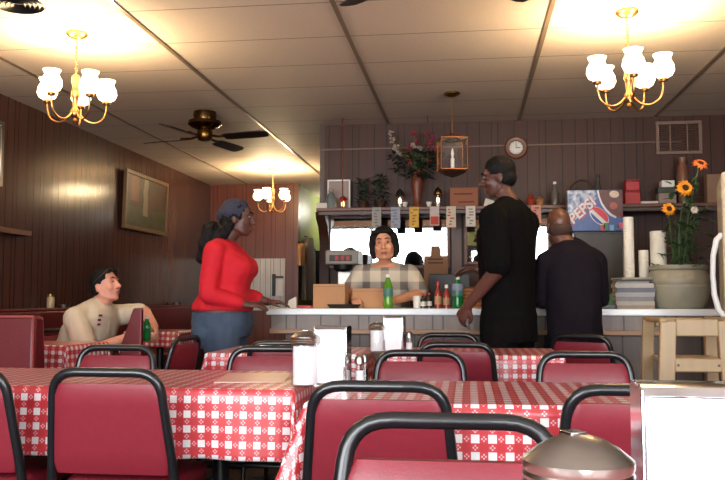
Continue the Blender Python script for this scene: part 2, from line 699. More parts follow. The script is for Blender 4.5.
# ceiling tees that run away from the camera
tx = [at(112, 0, 1), at(332, 0, 1), at(551, 0, 1), at(776, 0, 1)]
def ceil_pt(px, py):
    dd = ray(px, py)
    return CAM + dd * ((ZC - CAM.z) / dd.z)
xs = [ceil_pt(112, 0).x, ceil_pt(332, 0).x, ceil_pt(551, 0).x, ceil_pt(776, 0).x]
step = (xs[3] - xs[0]) / 3
x00 = sum(xs) / 4 - 1.5 * step
tees = MB()
for k in range(-1, 5):
    x = x00 + k * step
    if XL < x < XR:
        tees.bx(x - .014, x + .014, YF, YE if XC0 < x < XC1 else (YFAR if x < XC0 else YB), ZC - .007, ZC)
struct('trim_1', tees, M_TEE)
# picture rail strip on the bar wall
zr = at(490, 146, YB).z
struct('trim_2', MB().bx(XC1, 1.95, YB - .012, YB, zr - .006, zr + .006), mat('rail_trim', srgb(104, 74, 64), 0.35))
struct('trim_3', MB().bx(XC1 - .004, XC1 + .04, YB - .004, YB + .12, 0, ZC), M_DWOOD)
struct('baseboard_left', MB().bx(XL, XL + .015, YF, YFAR, 0, .1), M_DWOOD)
# pale grooved strip set just off the far wall
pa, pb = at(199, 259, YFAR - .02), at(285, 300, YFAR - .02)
tag(MB().bx(XL + .012, pb.x, YFAR - .035, YFAR - .008, pb.z - .15, pa.z).build('pale_strip', M_PALE, None, False),
    'whitish grooved strip on the far wall behind the woman in red', 'wall panel')
c, w, h = span(272, 283, 274, 296, YFAR - .06)
t = thing('wall_notice', 'small black-edged notice on the pale grooved strip near the counter end', 'notice', (c.x, YFAR - .037, c.z))
MB().bx(-w / 2, -w / 2 + .05, -.03, 0, 0, h).bx(-w / 2 + .05, w / 2, -.03, 0, h - .06, h - .03).build('frame', M_PLASTICBLACK, t, True, .003)
MB().bx(-w / 2 + .05, w / 2, -.015, 0, 0, h - .06).build('sheet', M_NAPKIN, t, False)

# ------------------------------------------------------------------ chairs
def round_path(pts, rad, seg=6):
    """polyline with rounded inner corners"""
    pts = [V(p) for p in pts]
    out = [pts[0]]
    for i in range(1, len(pts) - 1):
        a, b, c = pts[i - 1], pts[i], pts[i + 1]
        d1, d2 = (a - b), (c - b)
        r = min(rad if not isinstance(rad, (list, tuple)) else rad[i], d1.length * .49, d2.length * .49)
        p, q = b + d1.normalized() * r, b + d2.normalized() * r
        for s in range(seg + 1):
            t = s / seg
            out.append(p * (1 - t) ** 2 + b * 2 * t * (1 - t) + q * t * t)
    out.append(pts[-1])
    return out


CH_H, CH_Y = 0.835, -0.265


def make_chair(name, label, group, gap=0.02):
    t = thing(name, label, 'chair', group=group)
    r = 0.0152
    zt = CH_H - r
    # back frame: an inverted U that widens downwards and leans back
    def by(z):
        return -0.185 + (CH_Y + 0.185) * max(0, (z - 0.45)) / (CH_H - 0.45)
    p = [(-.205, by(.43), .43), (-.196, by(.55), .55), (-.170, by(zt), zt), (.170, by(zt), zt), (.196, by(.55), .55), (.205, by(.43), .43)]
    MB().tube(round_path(p, [0, .02, .075, .075, .02, 0]), r, 12, flat=1.0).build('back_frame', M_BLACK, t)
    # padded backrest
    z0, z1 = 0.50, CH_H - 2 * r - gap
    b = MB()
    rows, cols = 9, 9
    for side in (1, -1):
        pass
    rings = []
    for i in range(rows):
        f = i / (rows - 1)
        z = z0 + (z1 - z0) * f
        hw = 0.196 - (0.196 - 0.166) * ((z - .5) / (zt - .5)) - 0.002
        if i == rows - 1 or i == 0:
            hw -= 0.012
        th = 0.019 * (0.55 if i in (0, rows - 1) else 1.0)
        ring = []
        for j in range(28):
            a = 2 * PI * j / 28
            ca, sa = math.cos(a), math.sin(a)
            ring.append(V((hw * math.copysign(abs(ca) ** .35, ca), by(z) + th * math.copysign(abs(sa) ** .7, sa), z)))
        rings.append(ring)
    b.loft(rings).build('backrest', M_RED, t, True, angle=60)
    # seat cushion
    s = MB()
    prof = [(.94, .0), (1, .012), (1, .04), (.95, .052), (.8, .058)]
    rings = []
    for k, z in prof:
        ring = []
        for j in range(36):
            a = 2 * PI * j / 36
            ca, sa = math.cos(a), math.sin(a)
            ring.append(V((.20 * k * math.copysign(abs(ca) ** .4, ca), .02 + .20 * k * math.copysign(abs(sa) ** .4, sa), .415 + z)))
        rings.append(ring)
    s.loft(rings).build('seat', M_RED, t, True, angle=60)
    sf = [(-.19, .2, .40), (.19, .2, .40), (.205, -.185, .40), (-.205, -.185, .40)]
    MB().tube(sf, .011, 8, closed=True).build('seat_frame', M_BLACK, t)
    for sx in (-1, 1):
        MB().tube([(sx * .205, -.185, .44), (sx * .21, -.215, .2), (sx * .215, -.24, 0.006)], .0125, 10).build('leg', M_BLACK, t)
        MB().tube(round_path([(sx * .19, .0, .405), (sx * .19, .2, .405), (sx * .205, .23, 0.006)], .05), .0125, 10).build('leg', M_BLACK, t)
    return t


CH_GROUP = 'red vinyl chairs at the dining tables'
first_chair = make_chair('dining_chair', 'x', CH_GROUP)
CH_USED = []


def chair(px, py, y, rz, label, scale=1.0, src=None):
    """px, py: where the middle of the back's top tube is seen"""
    p = at(px, py, y)
    rz = math.radians(rz)
    off = V((-CH_Y * math.sin(rz) * -1, 0, 0))
    top = Matrix.Rotation(rz, 3, 'Z') @ V((0, CH_Y, 0))
    loc = V((p.x - top.x, y - top.y, 0))
    s = scale if isinstance(scale, tuple) else (scale, scale, scale)
    if src is not None:
        src.location = loc
        src.rotation_euler = (0, 0, rz)
        src.scale = s
        src['label'] = label
        return src
    if not CH_USED:
        CH_USED.append(1)
        o = first_chair
        o.location = loc
        o.rotation_euler = (0, 0, rz)
        o['label'] = label
        o.scale = s
        return o
    return dup(first_chair, loc, rz, label, s)


# ------------------------------------------------------------------ tables and cloths
def table(x0, x1, y0, y1, zt, label, cloth_label, over=0.28, seed=0, rz=0.0, corner=0.22):
    cx, cy = (x0 + x1) / 2, (y0 + y1) / 2
    a, b = (x1 - x0) / 2, (y1 - y0) / 2
    t = thing('dining_table', label, 'table', (cx, cy, 0), rz, 'cloth-covered dining tables')
    MB().box((0, 0, zt - .022), (2 * a - .01, 2 * b - .01, .03)).build('tabletop', M_MWOOD, t, True, .004)
    cols = [-a * .55, a * .55] if a > .55 else [0]
    for q in cols:
        MB().lathe([(.045, .05), (.03, .1), (.03, zt - .06), (.06, zt - .04), (.1, zt - .037)], (q, 0, 0), 16).build('pedestal', M_BLACK, t)
        f = MB()
        f.tube([(q - .25, 0, .02), (q, 0, .055), (q + .25, 0, .02)], .02, 8)
        f.tube([(q, -.25, .02), (q, 0, .055), (q, .25, .02)], .02, 8)
        f.build('foot', M_BLACK, t)
    # cloth: laid flat in cloth coordinates, then folded over the edges
    A, B = a + .004, b + .004
    R = 0.012
    rnd = random.Random(seed)
    ph = [rnd.uniform(0, 6) for _ in range(6)]

    def place(u, v):
        du, dv = max(0, abs(u) - A), max(0, abs(v) - B)
        su, sv = math.copysign(1, u), math.copysign(1, v)
        z = zt
        if du == 0 and dv == 0:
            return V((u, v, z + .0007 * noise.noise(V((u * 9, v * 9, seed)))))
        if du > 0 and dv > 0:
            r = math.hypot(du, dv)
            th = math.atan2(dv, du)
            th2 = th
            n = V((su * math.cos(th2), sv * math.sin(th2), 0))
            fold = corner * math.sin(2 * th) ** 2 + .02
            out = R + r * fold * (0.8 + .25 * math.sin(6 * th + ph[0]))
            drop = math.sqrt(max(0, r * r - (out - R) ** 2 * .9))
            return V((su * A, sv * B, z)) + n * out - V((0, 0, drop * (0.86 + .14 * math.sin(2 * th) ** 2) if False else drop))
        if du > 0:
            d, s, n, e = du, v, V((su, 0, 0)), V((su * A, v, z))
            edge = B
        else:
            d, s, n, e = dv, u, V((0, sv, 0)), V((u, sv * B, z))
            edge = A
        # ripples fade in with the drop
        wv = .014 * math.sin(s * 13 + ph[1]) + .009 * math.sin(s * 29 + ph[2])
        out = R * min(1, d / .02) + d * .05 + wv * (d / over) * (d / over) * max(0, 1 - (abs(s) / edge) ** 8)
        return e + n * out - V((0, 0, max(0, d - .006)))
    nu = int((2 * A + 2 * over) / .022)
    nv = int((2 * B + 2 * over) / .022)
    def axis(half, n):
        inner = [-half + 2 * half * i / max(4, n) for i in range(max(4, n) + 1)]
        m = 14
        outl = [-half - over * (i / m) for i in range(m, 0, -1)]
        outl2 = [-half - .004, ]
        o2 = [half + .004] + [half + over * (i / m) for i in range(1, m + 1)]
        return outl + outl2 + inner + o2
    us, vs = axis(A, int(2 * A / .04)), axis(B, int(2 * B / .04))
    g = MB()
    g.uv = []
    for v in vs:
        for u in us:
            g.v.append(place(u, v))
            g.uv.append((u, v))
    n = len(us)
    for j in range(len(vs) - 1):
        for i in range(n - 1):
            g.f.append([j * n + i, j * n + i + 1, (j + 1) * n + i + 1, (j + 1) * n + i])
            g.m.append(0)
    o = g.build('tablecloth', M_CHECK, None, True, angle=180, loc=(cx, cy, .003))
    o.rotation_euler = (0, 0, rz)
    sol = o.modifiers.new('thickness', 'SOLIDIFY')
    sol.thickness = .0012
    sol.offset = 1
    tag(o, cloth_label, 'tablecloth', 'red and white checked tablecloths')
    return t


ZT = 0.75
table(-2.02, -.57, 2.62, 3.26, ZT, 'long dining table under a checked cloth behind the left front chair',
      'red and white checked tablecloth on the near left table', over=.23, seed=1, corner=.16)
table(-.45, .93, 2.33, 2.95, ZT, 'dining table under a checked cloth behind the middle front chair',
      'red and white checked tablecloth on the near right table, one corner hanging low', over=.26, seed=2, corner=.5)
table(-1.38, -.58, 4.28, 4.88, ZT, 'small dining table under a checked cloth by the woman in red',
      'checked tablecloth below the woman in red, its corner flaring out', over=.24, seed=3, corner=.28)
table(-.40, .47, 4.28, 4.88, ZT, 'small dining table under a checked cloth behind the man in black\'s chairs',
      'checked tablecloth in front of the counter beneath the second napkin dispenser', over=.24, seed=4, corner=.22)
pk = at(60, 342, 4.85)
table(pk.x - .33, pk.x + .2, 4.6, 5.04, .765, 'small booth table in front of the seated man in the oatmeal shirt',
      'checked tablecloth on the booth table beside the seated man', over=.2, seed=5, rz=math.radians(-6))
pk = at(166, 330, 6.9)
table(pk.x - .28, pk.x + .18, 6.7, 7.1, .76, 'small far booth table behind the seated man\'s hands',
      'checked tablecloth on the far booth table, beyond the green bottle', over=.14, seed=6)
table(-.75, .95, .28, 1.08, ZT, 'table the nearest sugar jar stands on, below the camera',
      'checked tablecloth under the nearest sugar jar and napkin dispenser', seed=8)

chair(105, 372, 2.42, 0, 'red chair with black tube frame nearest the left, back turned to the camera')
chair(378, 384, 2.13, 0, 'red chair with its back to the camera at the middle of the near right table')
fg = make_chair('dining_chair', 'x', CH_GROUP, gap=.052)
chair(448, 416, 1.50, 180, 'closest red chair, its wide black tube crossing below the middle of the picture', (1.06, 1.06, 1.008), fg)
chair(640, 385, 2.12, 0, 'red chair behind the metal sugar lid, partly hidden by the large napkin dispenser')
chair(-48, 372, 2.40, 0, 'red chair cut off by the left edge of the picture')
chair(118, 348, 3.62, 180, 'red chair across the near left table, in front of the seated man')
chair(270, 350, 3.62, 180, 'red chair behind the tall sugar jar and large napkin dispenser')
chair(420, 352, 3.42, 180, 'red chair just beyond the salt shaker, facing the near right table')
chair(584, 352, 3.42, 180, 'red chair by the right end of the near right table, below the man in navy')
chair(456, 344, 4.04, 0, 'red chair tucked under the middle table, below the man in black')
chair(448, 335, 5.10, 180, 'chair between the middle table and counter, only its black top tube showing')
chair(283, 346, 4.05, 0, 'chair tucked under the table by the woman in red, only its tube showing')
chair(188, 335, 4.55, 84, 'dark red chair turned sideways left of the woman in red')
chair(580, 348.5, 5.0, -28, 'chair standing at an angle right behind the middle table, just before the man in navy')

# ------------------------------------------------------------------ booths on the left
bb = MB().bx(XL + .02, XL + .16, 3.0, 11.2, .42, .93).bx(XL + .02, XL + .14, 3.0, 11.2, .93, .955)
bench = thing('booth_bench', 'long dark red booth bench along the left wall', 'bench', (0, 0, 0))
bb.build('backrest', M_BOOTH, bench, True, .015)
MB().bx(XL + .02, XL + .6, 5.6, 11.2, .34, .46).build('seat', M_BOOTH, bench, True, .02)
MB().bx(XL + .02, XL + .55, 5.6, 11.2, 0, .34).build('base', M_DWOOD, bench, False)
pr = at(35, 314, 4.0)
bo = thing('dining_booth', 'tall dark red booth seat at the left edge with pale piping down its side', 'booth seat', (0, 0, 0))
MB().prism([(4.0, .3), (4.0, pr.z - .01), (4.1, pr.z - .01), (4.16, .4), (4.16, .3)], XL + .18, pr.x, 'x').build('backrest', M_BOOTH, bo, True, .02)
MB().tube([(pr.x - .006, 3.998, .32), (pr.x - .006, 3.998, pr.z - .014), (XL + .2, 3.998, pr.z - .014)], .008, 8).build('piping', M_PIPE, bo)
MB().bx(XL + .18, pr.x - .02, 4.16, 4.55, .32, .46).build('seat', M_BOOTH, bo, True, .02)
MB().bx(XL + .18, pr.x - .03, 4.02, 4.5, 0, .32).build('base', M_DWOOD, bo, False)
p1, p2, p3, p4 = at(120, 346, 5.0), at(141, 346, 5.0), at(141, 308, 5.0), at(133, 308, 5.0)
bp = thing('booth_divider', 'narrow dark red booth end panel with a slanted edge before the seated man', 'booth panel', (p1.x, 5.0, 0))
MB().prism([(-.03, 0.0), (p2.x - p1.x, 0.0), (p3.x - p1.x, p3.z), (p4.x - p1.x, p4.z), (0, p1.z)], 0, .05, 'y').build('panel', M_BOOTH, bp, True, .01)
MB().tube([(p2.x - p1.x, 0, .05), (p3.x - p1.x, 0, p3.z)], .006, 8).build('piping', M_RED, bp)

# ------------------------------------------------------------------ counter
CY0, CY1, CZ = 5.5, 6.0, .975
cl = at(266, 312, CY0).x
CXR = 2.75
ct = thing('serving_counter', 'long panelled serving counter with a white top', 'counter', (0, 0, 0))
MB().bx(cl, CXR, CY0, CY1, CZ - .045, CZ).build('countertop', M_LAMINATE, ct, True, .006)
MB().bx(cl + .03, CXR, CY0 + .03, CY0 + .06, CZ - .14, CZ - .045).build('apron', M_COUNTER, ct, False)
MB().bx(cl + .02, CXR, CY0 + .015, CY0 + .06, CZ - .172, CZ - .14).build('rail', M_TAN, ct, True, .004)
MB().bx(cl + .12, CXR, CY0 + .09, CY1 - .02, 0, CZ - .045).build('front_panel', M_COUNTER2, ct, False)
# back counter below the mirrors
BZ = .92
bc = thing('back_counter', 'low dark counter along the bar wall behind the woman', 'counter', (0, 0, 0))
MB().bx(-1.1, 2.4, 7.15, YB - .02, BZ - .04, BZ).build('countertop', M_MWOOD, bc, True, .004)
MB().bx(-1.08, 2.4, 7.2, YB - .02, 0, BZ - .04).build('cabinet_body', M_DWOOD, bc, False)
for k in range(6):
    x = -1.05 + k * .57
    dd = MB().bx(x, x + .54, 7.18, 7.2, .1, BZ - .06).build('door', M_MWOOD, bc, True, .004)
    MB().ball((x + .48, 7.165, .6), .015, n=10).build('knob', M_BRASS, dd)

# ------------------------------------------------------------------ bar wall: shelf, mirrors
SY0 = 7.38
sl = at(316, 208, SY0)
SZ = sl.z
sr = 2.2
sh = thing('bar_shelf', 'long brown shelf across the bar wall above the mirrors', 'shelf', (0, 0, 0))
MB().bx(sl.x, sr, SY0, YB, SZ - .03, SZ).build('board', M_MWOOD, sh, True, .004)
MB().bx(sl.x + .02, sr, SY0 + .02, SY0 + .04, SZ - .065, SZ - .03).build('lip', M_DWOOD, sh, True, .003)
br = MB()
bx0 = at(320, 215, YB - .05).x
br.prism([(SY0 + .05, SZ - .03), (SY0 + .08, SZ - .09), (SY0 + .2, SZ - .16), (YB - .06, SZ - .3), (YB - .06, BZ), (YB, BZ), (YB, SZ - .03)], bx0, bx0 + .09, 'x')
br.build('bracket', M_DWOOD, sh, True, .004)
rx = at(342.5, 200, SY0 + .04).x
MB().tube([(rx, SY0 + .04, SZ), (rx, SY0 + .04, ZC)], .006, 8).build('hanging_rod', mat('rod_red', srgb(96, 30, 28), 0.4), sh)
rx2 = at(428, 200, SY0 + .04).x
MB().tube([(rx2, SY0 + .04, SZ), (rx2, SY0 + .04, ZC)], .003, 8).build('hanging_rod', M_DWOOD, sh)


def mirror(x0, x1, yt, yb, label):
    a, b = at(x0, yt, YB - .03), at(x1, yb, YB - .03)
    t = thing('bar_mirror', label, 'mirror', ((a.x + b.x) / 2, YB - .03, b.z))
    w, h = (b.x - a.x), a.z - b.z
    MB().bx(-w / 2, w / 2, 0, .012, 0, h).build('mirror_glass', M_MIRROR, t, False)
    f = MB()
    e = .03
    f.bx(-w / 2 - e, -w / 2, -.012, .03, -e, h + e).bx(w / 2, w / 2 + e, -.012, .03, -e, h + e)
    f.bx(-w / 2, w / 2, -.012, .03, -e, 0).bx(-w / 2, w / 2, -.012, .03, h, h + e)
    f.build('frame', M_MWOOD, t, True, .004)
    return t


mirror(331, 447, 218.5, 265, 'wide bright mirror behind the woman in the plaid shirt')
mirror(467, 548, 218.5, 261, 'second mirror, partly hidden behind the man in black')
# post between the mirrors
p0, p1 = at(452, 300, YB - .04).x, at(462, 300, YB - .04).x
struct('trim_4', MB().bx(p0, p1, YB - .05, YB, BZ, SZ - .03), mat('post_wood', srgb(112, 92, 88), .5, var=.2, scale=6, stretch=(8, 8, 1)))

# ------------------------------------------------------------------ chandeliers
def make_chandelier(label):
    t = thing('chandelier', label, 'chandelier', (0, 0, 0), 0, 'five-armed brass chandeliers')
    MB().lathe([(.0, 0), (.065, 0), (.067, -.012), (.05, -.028), (.02, -.04), (.0, -.042)]).build('canopy', M_BRASS, t)
    ch = MB()
    for i in range(11):
        z = -.05 - i * .0205
        ax = (1, 0) if i % 2 else (0, 1)
        ch.tube([(ax[0] * .007 * math.cos(a), ax[1] * .007 * math.cos(a), z + .014 * math.sin(a)) for a in [2 * PI * k / 10 for k in range(10)]], .0022, 6, closed=True)
    ch.build('chain', M_BRASS, t)
    MB().lathe([(.0, -0.2650), (.014, -0.2670), (.026, -0.2800), (.028, -0.3150), (.02, -0.3550), (.026, -0.3700)], n=20).build('column', mat('amber_wood', srgb(150, 84, 40), .35, var=.2), t)
    MB().lathe([(.024, -0.3700), (.028, -0.4000), (.02, -0.4150), (.014, -0.4750), (.03, -0.5000), (.026, -0.5300), (.012, -0.5450), (.016, -0.5600), (.004, -0.5850), (0, -0.5900)], n=20).build('hub', M_BRASS, t)
    for k in range(5):
        a = 2 * PI * k / 5 + .5
        ca, sa = math.cos(a), math.sin(a)
        pts = [(0.02, -0.5050), (.06, -0.5550), (.12, -0.5700), (.175, -0.5350), (.19, -0.4750), (.19, -0.4400)]
        path = round_path([(r * ca, r * sa, z) for r, z in pts], .05, 4)
        arm = MB().tube(path, .006, 8).lathe([(.004, -0.4450), (.022, -0.4400), (.026, -0.4270), (.02, -0.4200)], (.19 * ca, .19 * sa, 0), 14)
        ao = arm.build('arm', M_BRASS, t)
        sh_ = MB().lathe([(r_ * 1.16, -.42 + (z_ + .372) * .93) for r_, z_ in ((.020, -.372), (.043, -.355), (.054, -.325), (.05, -.29), (.038, -.262), (.036, -.25), (.046, -.225), (.043, -.225), (.033, -.25), (.035, -.262), (.047, -.29), (.05, -.325), (.038, -.352), (.005, -.366))], (.19 * ca, .19 * sa, 0), 20)
        sh_.build('lamp_shade', M_SHADE, ao)
    return t


def chandelier(px, py, label, src=None, rz=0.0, power=7):
    p = ceil_pt(px, py)
    o = src if src else None
    if o is None:
        o = dup(CH0, None, None, label)
    o.location = (p.x, p.y, ZC)
    o.rotation_euler = (0, 0, rz)
    o['label'] = label
    for k in range(5):
        a = 2 * PI * k / 5 + .5 + rz
        light('bulb_light', 'POINT', (p.x + .19 * math.cos(a), p.y + .19 * math.sin(a), ZC - .27), power, (1, .74, .42), .03)
    return p


CH0 = make_chandelier('x')
chandelier(77, 33, 'lit brass chandelier with tulip shades near the left wall', CH0, .1)
chandelier(627, 11, 'lit brass chandelier hanging on the right above the counter end', None, .4)
chandelier(273, 168, 'smaller far lit chandelier above the woman in red', None, .25, 7)

# ------------------------------------------------------------------ ceiling fans, vent
M_FANMETAL = mat('fan_bronze', srgb(104, 80, 48), 0.22, 1.0, var=.3, scale=6)
M_BLADE = mat('fan_blade', srgb(34, 24, 22), .4, var=.2, scale=6)


def make_fan(label):
    t = thing('ceiling_fan', label, 'ceiling fan', (0, 0, 0), 0, 'dark ceiling fans')
    MB().lathe([(0, 0), (.10, 0), (.105, -.03), (.10, -.075), (.145, -.085), (.15, -.115), (.12, -.14), (.06, -.165)], n=28).build('motor_housing', M_FANMETAL, t)
    MB().lathe([(.06, -.165), (.07, -.18), (.07, -.235), (.05, -.26), (.0, -.268)], n=24).build('hub', M_DBRASS, t)
    for k in range(4):
        R = Matrix.Rotation(PI / 2 * k, 4, 'Z')
        b = MB()
        tilt = -.24
        out = []
        for r, hw in ((.2, .045), (.24, .055), (.45, .062), (.58, .062), (.62, .05), (.635, .02)):
            out.append((r, hw))
        up = [(r, hw) for r, hw in out] + [(r, -hw) for r, hw in reversed(out)]
        s0 = len(b.v)
        b.loft([[V((r, w * math.cos(tilt), -.235 + w * math.sin(tilt))) for r, w in up], [V((r, w * math.cos(tilt), -.243 + w * math.sin(tilt))) for r, w in up]])
        b.xform(R)
        bo_ = b.build('blade', M_BLADE, t, True)
        ir = MB().tube([(.06, 0, -.215), (.14, 0, -.232), (.25, .0, -.23)], [.012, .01, .014], 8)
        ir.xform(R)
        ir.build('blade_iron', M_DBRASS, bo_)
    return t


p = ceil_pt(205, 112)
f1 = make_fan('dark ceiling fan with brass housing left of the far chandelier')
f1.location = (p.x, p.y, ZC)
f1.rotation_euler = (0, 0, math.radians(-14))
f2 = dup(f1, (-.13, 3.42, ZC), math.radians(45), 'ceiling fan over the middle, only two blade tips in view at the top edge')
p = ceil_pt(18, 2)
v = thing('air_diffuser', 'round dark ceiling air diffuser in the upper left corner', 'air vent', (p.x, p.y, ZC))
MB().lathe([(.0, 0), (.17, 0), (.175, -.008), (.15, -.012), (0.148, -.004), (0, -.003)], n=36).build('rim', M_WHITE, v)
for r in (.13, .105, .08, .055, .03):
    MB().lathe([(r, -.004), (r + .012, -.02), (r + .009, -.022), (r - .004, -.006)], n=32, cap=False).build('cone_ring', M_PLASTICBLACK, v)

# ------------------------------------------------------------------ left wall: picture, frame, ledge
def painting_fn(k, p):
    g = k.sep(k.coord('Generated'))
    n1 = k.noise(6.0, k.coord('Generated'), 5)
    n2 = k.noise(3.0, k.coord('Generated'), 4)
    y, z = g[1], g[2]
    c = k.mix(k.math('GREATER_THAN', n1, .52), srgb(84, 46, 30), srgb(54, 52, 38))
    low = k.math('LESS_THAN', k.math('ADD', z, k.math('MULTIPLY', n2, .3)), .55)
    c = k.mix(low, c, k.mix(n1, srgb(30, 38, 28), srgb(84, 90, 60)))
    fall = k.math('LESS_THAN', k.math('ABSOLUTE', k.math('SUBTRACT', k.math('ADD', y, k.math('MULTIPLY', n2, .12)), .52)), .055)
    c = k.mix(k.math('MULTIPLY', fall, k.math('GREATER_THAN', z, .25)), c, srgb(140, 128, 110))
    tree = k.math('LESS_THAN', k.math('ABSOLUTE', k.math('SUBTRACT', k.math('ADD', y, k.math('MULTIPLY', n1, .1)), .25)), .09)
    c = k.mix(k.math('MULTIPLY', tree, k.math('GREATER_THAN', z, .5)), c, srgb(116, 62, 34))
    k.put(p.inputs['Base Color'], c)


M_PAINT = custom('landscape_painting', painting_fn, .45)
pa, pb = atx(125, 168, XL + .05), atx(167, 181, XL + .05)
za, zb = atx(125, 168, XL + .05).z, atx(125, 228, XL + .05).z
t = thing('framed_painting', 'framed autumn landscape painting leaning off the left wall', 'painting', (XL + .02, (pa.y + pb.y) / 2, zb))
t.rotation_euler = (0, math.radians(1.5), 0)
w, h = (pb.y - pa.y) / 2, (za - zb)
MB().bx(.01, .025, -w + .04, w - .04, .04, h - .04).build('canvas', M_PAINT, t, False)
f = MB()
f.bx(0, .04, -w, w, 0, .045).bx(0, .04, -w, w, h - .045, h).bx(0, .04, -w, -w + .045, .045, h - .045).bx(0, .04, w - .045, w, .045, h - .045)
f.build('frame', M_GOLD, t, True, .006)
pa = atx(5, 122, XL + .03)
zb = atx(5, 187, XL + .03).z
t = thing('wall_picture', 'picture frame cut off by the left edge of the photo', 'picture', (XL, pa.y - .5, zb))
h = pa.z - zb
MB().bx(.0, .015, -.46, .46, .04, h - .04).build('print', mat('faded_print', srgb(96, 88, 80), .6, var=.3, scale=6), t, False)
f = MB()
f.bx(0, .03, -.5, .5, 0, .04).bx(0, .03, -.5, .5, h - .04, h).bx(0, .03, -.5, -.46, .04, h - .04).bx(0, .03, .46, .5, .04, h - .04)
f.build('frame', M_STEEL, t, True, .005)
pa = atx(32, 233, XL + .1)
t = tag(MB().bx(XL, XL + .1, 4.6, pa.y, pa.z - .03, pa.z + .015).build('wall_ledge', M_MWOOD, None, True, .005), 'narrow brown wooden ledge on the left wall', 'ledge')


# ------------------------------------------------------------------ tableware
def jar(name, label, loc, s=1.0, rz=0.0):
    t = thing(name, label, 'sugar jar', loc, rz, 'glass sugar jars with metal lids')
    R, H = .043, .135
    MB().lathe([(R - .004, .0), (R, .006), (R, H - .01), (R - .004, H), (R - .006, H), (R - .004, H - .012), (R - .003, .01), (0, .006)], n=28).build('glass', M_GLASS, t)
    MB().lathe([(0, .008), (R - .005, .008), (R - .0045, H * .92), (.02, H * .95), (0, H * .93)], n=24).build('sugar', M_SUGAR, t)
    lid = MB().lathe([(R - .008, H - .004), (R + .002, H - .004), (R + .004, H + .001), (R + .0025, H + .004), (R + .004, H + .007), (R + .0025, H + .010), (R + .004, H + .013), (R + .004, H + .018), (R, H + .021),
                      (R - .008, H + .027), (R - .02, H + .033), (R - .032, H + .0365), (0, H + .0375)], n=40)
    lo = lid.build('lid', M_STEEL, t, angle=35)
    fl = MB().box((0, .006, H + .0375), (.016, .018, .003))
    fl.build('pour_flap', M_CHROME, lo, True, .001)
    t.scale = (s, s, s)
    return t


def napkins(name, label, loc, s=1.0, rz=0.0, h=.19):
    t = thing(name, label, 'napkin dispenser', loc, rz, 'upright metal napkin dispensers')
    w, d = .112, .085
    b = MB()
    b.bx(-w / 2, w / 2, -d / 2 + .006, d / 2 - .006, .0, .008)
    b.bx(-w / 2, -w / 2 + .004, -d / 2, d / 2, .008, h - .004).bx(w / 2 - .004, w / 2, -d / 2, d / 2, .008, h - .004)
    prof = [(-d / 2 - .002, h - .012), (-d / 2 + .006, h - .002), (-d / 2 + .02, h), (d / 2 - .02, h), (d / 2 - .006, h - .002), (d / 2 + .002, h - .012), (d / 2 - .006, h - .008), (-d / 2 + .006, h - .008)]
    b.prism(prof, -w / 2, w / 2, 'x')
    b.build('case', M_CHROME, t, True, .0015)
    n = MB()
    for sy in (-1, 1):
        # a bellied stack of napkins showing in the open face
        rings = []
        for i in range(7):
            f = i / 6
            z = .011 + (h - .024) * f
            bul = .006 * math.sin(PI * f)
            y0, y1 = sy * .004, sy * (d / 2 - .003 + bul)
            rings.append([V((-w / 2 + .006, y0, z)), V((w / 2 - .006, y0, z)), V((w / 2 - .006, y1, z)), V((-w / 2 + .006, y1, z))])
        n.loft(rings)
    n.build('napkin_stack', M_NAPKIN, t, True, angle=30)
    f = MB()
    for sy in (-1, 1):
        f.bx(-w / 2 + .004, -w / 2 + .012, sy * d / 2 - .002, sy * d / 2 + .002, .01, h - .012)
        f.bx(w / 2 - .012, w / 2 - .004, sy * d / 2 - .002, sy * d / 2 + .002, .01, h - .012)
    f.build('face_frame', M_CHROME, t, True, .001)
    t.scale = (s, s, s)
    return t


def shaker(label, loc, top=True, white=True, s=1.0):
    t = thing('salt_shaker', label, 'shaker', loc, 0, 'glass salt and pepper shakers')
    MB().lathe([(.018, 0), (.02, .004), (.016, .05), (.0155, .07), (0, .07)], n=12).build('glass', M_GLASS, t, angle=20)
    MB().lathe([(0, .004), (.0155, .006), (.0135, .045), (0, .046)], n=12).build('filling', M_SUGAR if white else M_PLASTICBLACK, t)
    MB().lathe([(.0168, .068), (.017, .082), (.013, .093), (.006, .097), (0, .098)], n=16).build('cap', M_STEEL, t)
    t.scale = (s, s, s)
    return t


TZ = ZT + .0055
def on(px, y, z):
    q = at(px, 300, y)
    return (q.x, y, z)


jar('sugar_jar', 'sugar jar with a tarnished metal lid closest to the camera, cut by the bottom edge', on(575, .70, TZ), 1.05, .5)
bpy_jar = [o for o in COL.objects if o.name == 'sugar_jar'][0]
bpy_jar.scale = (.96, .96, 1.06)
napkins('napkin_dispenser', 'large chrome napkin dispenser in the lower right corner', on(685, .96, TZ), 1.0, math.radians(-3), h=.20)
jar('sugar_jar', 'sugar jar left of the napkin dispenser on the near right table', on(305.5, 2.70, TZ), 1.07)
napkins('napkin_dispenser', 'bright napkin dispenser between the sugar jar and the salt shaker', on(333, 2.74, TZ), 1.0, math.radians(-3), h=.2)
shaker('glass salt shaker right of the bright napkin dispenser, nearest one', on(359.5, 2.8, TZ))
shaker('glass shaker with a dark cap behind the nearest salt shaker', on(364, 2.87, TZ), white=False)
jar('sugar_jar', 'far sugar jar on the middle table left of its napkin dispenser', on(377, 4.42, TZ), .94)
napkins('napkin_dispenser', 'smaller napkin dispenser standing on the middle table against the counter', on(394.5, 4.45, TZ), .98, math.radians(-6), h=.2)
shaker('far glass shaker right of the smaller napkin dispenser', on(409, 4.45, TZ), s=1.15)
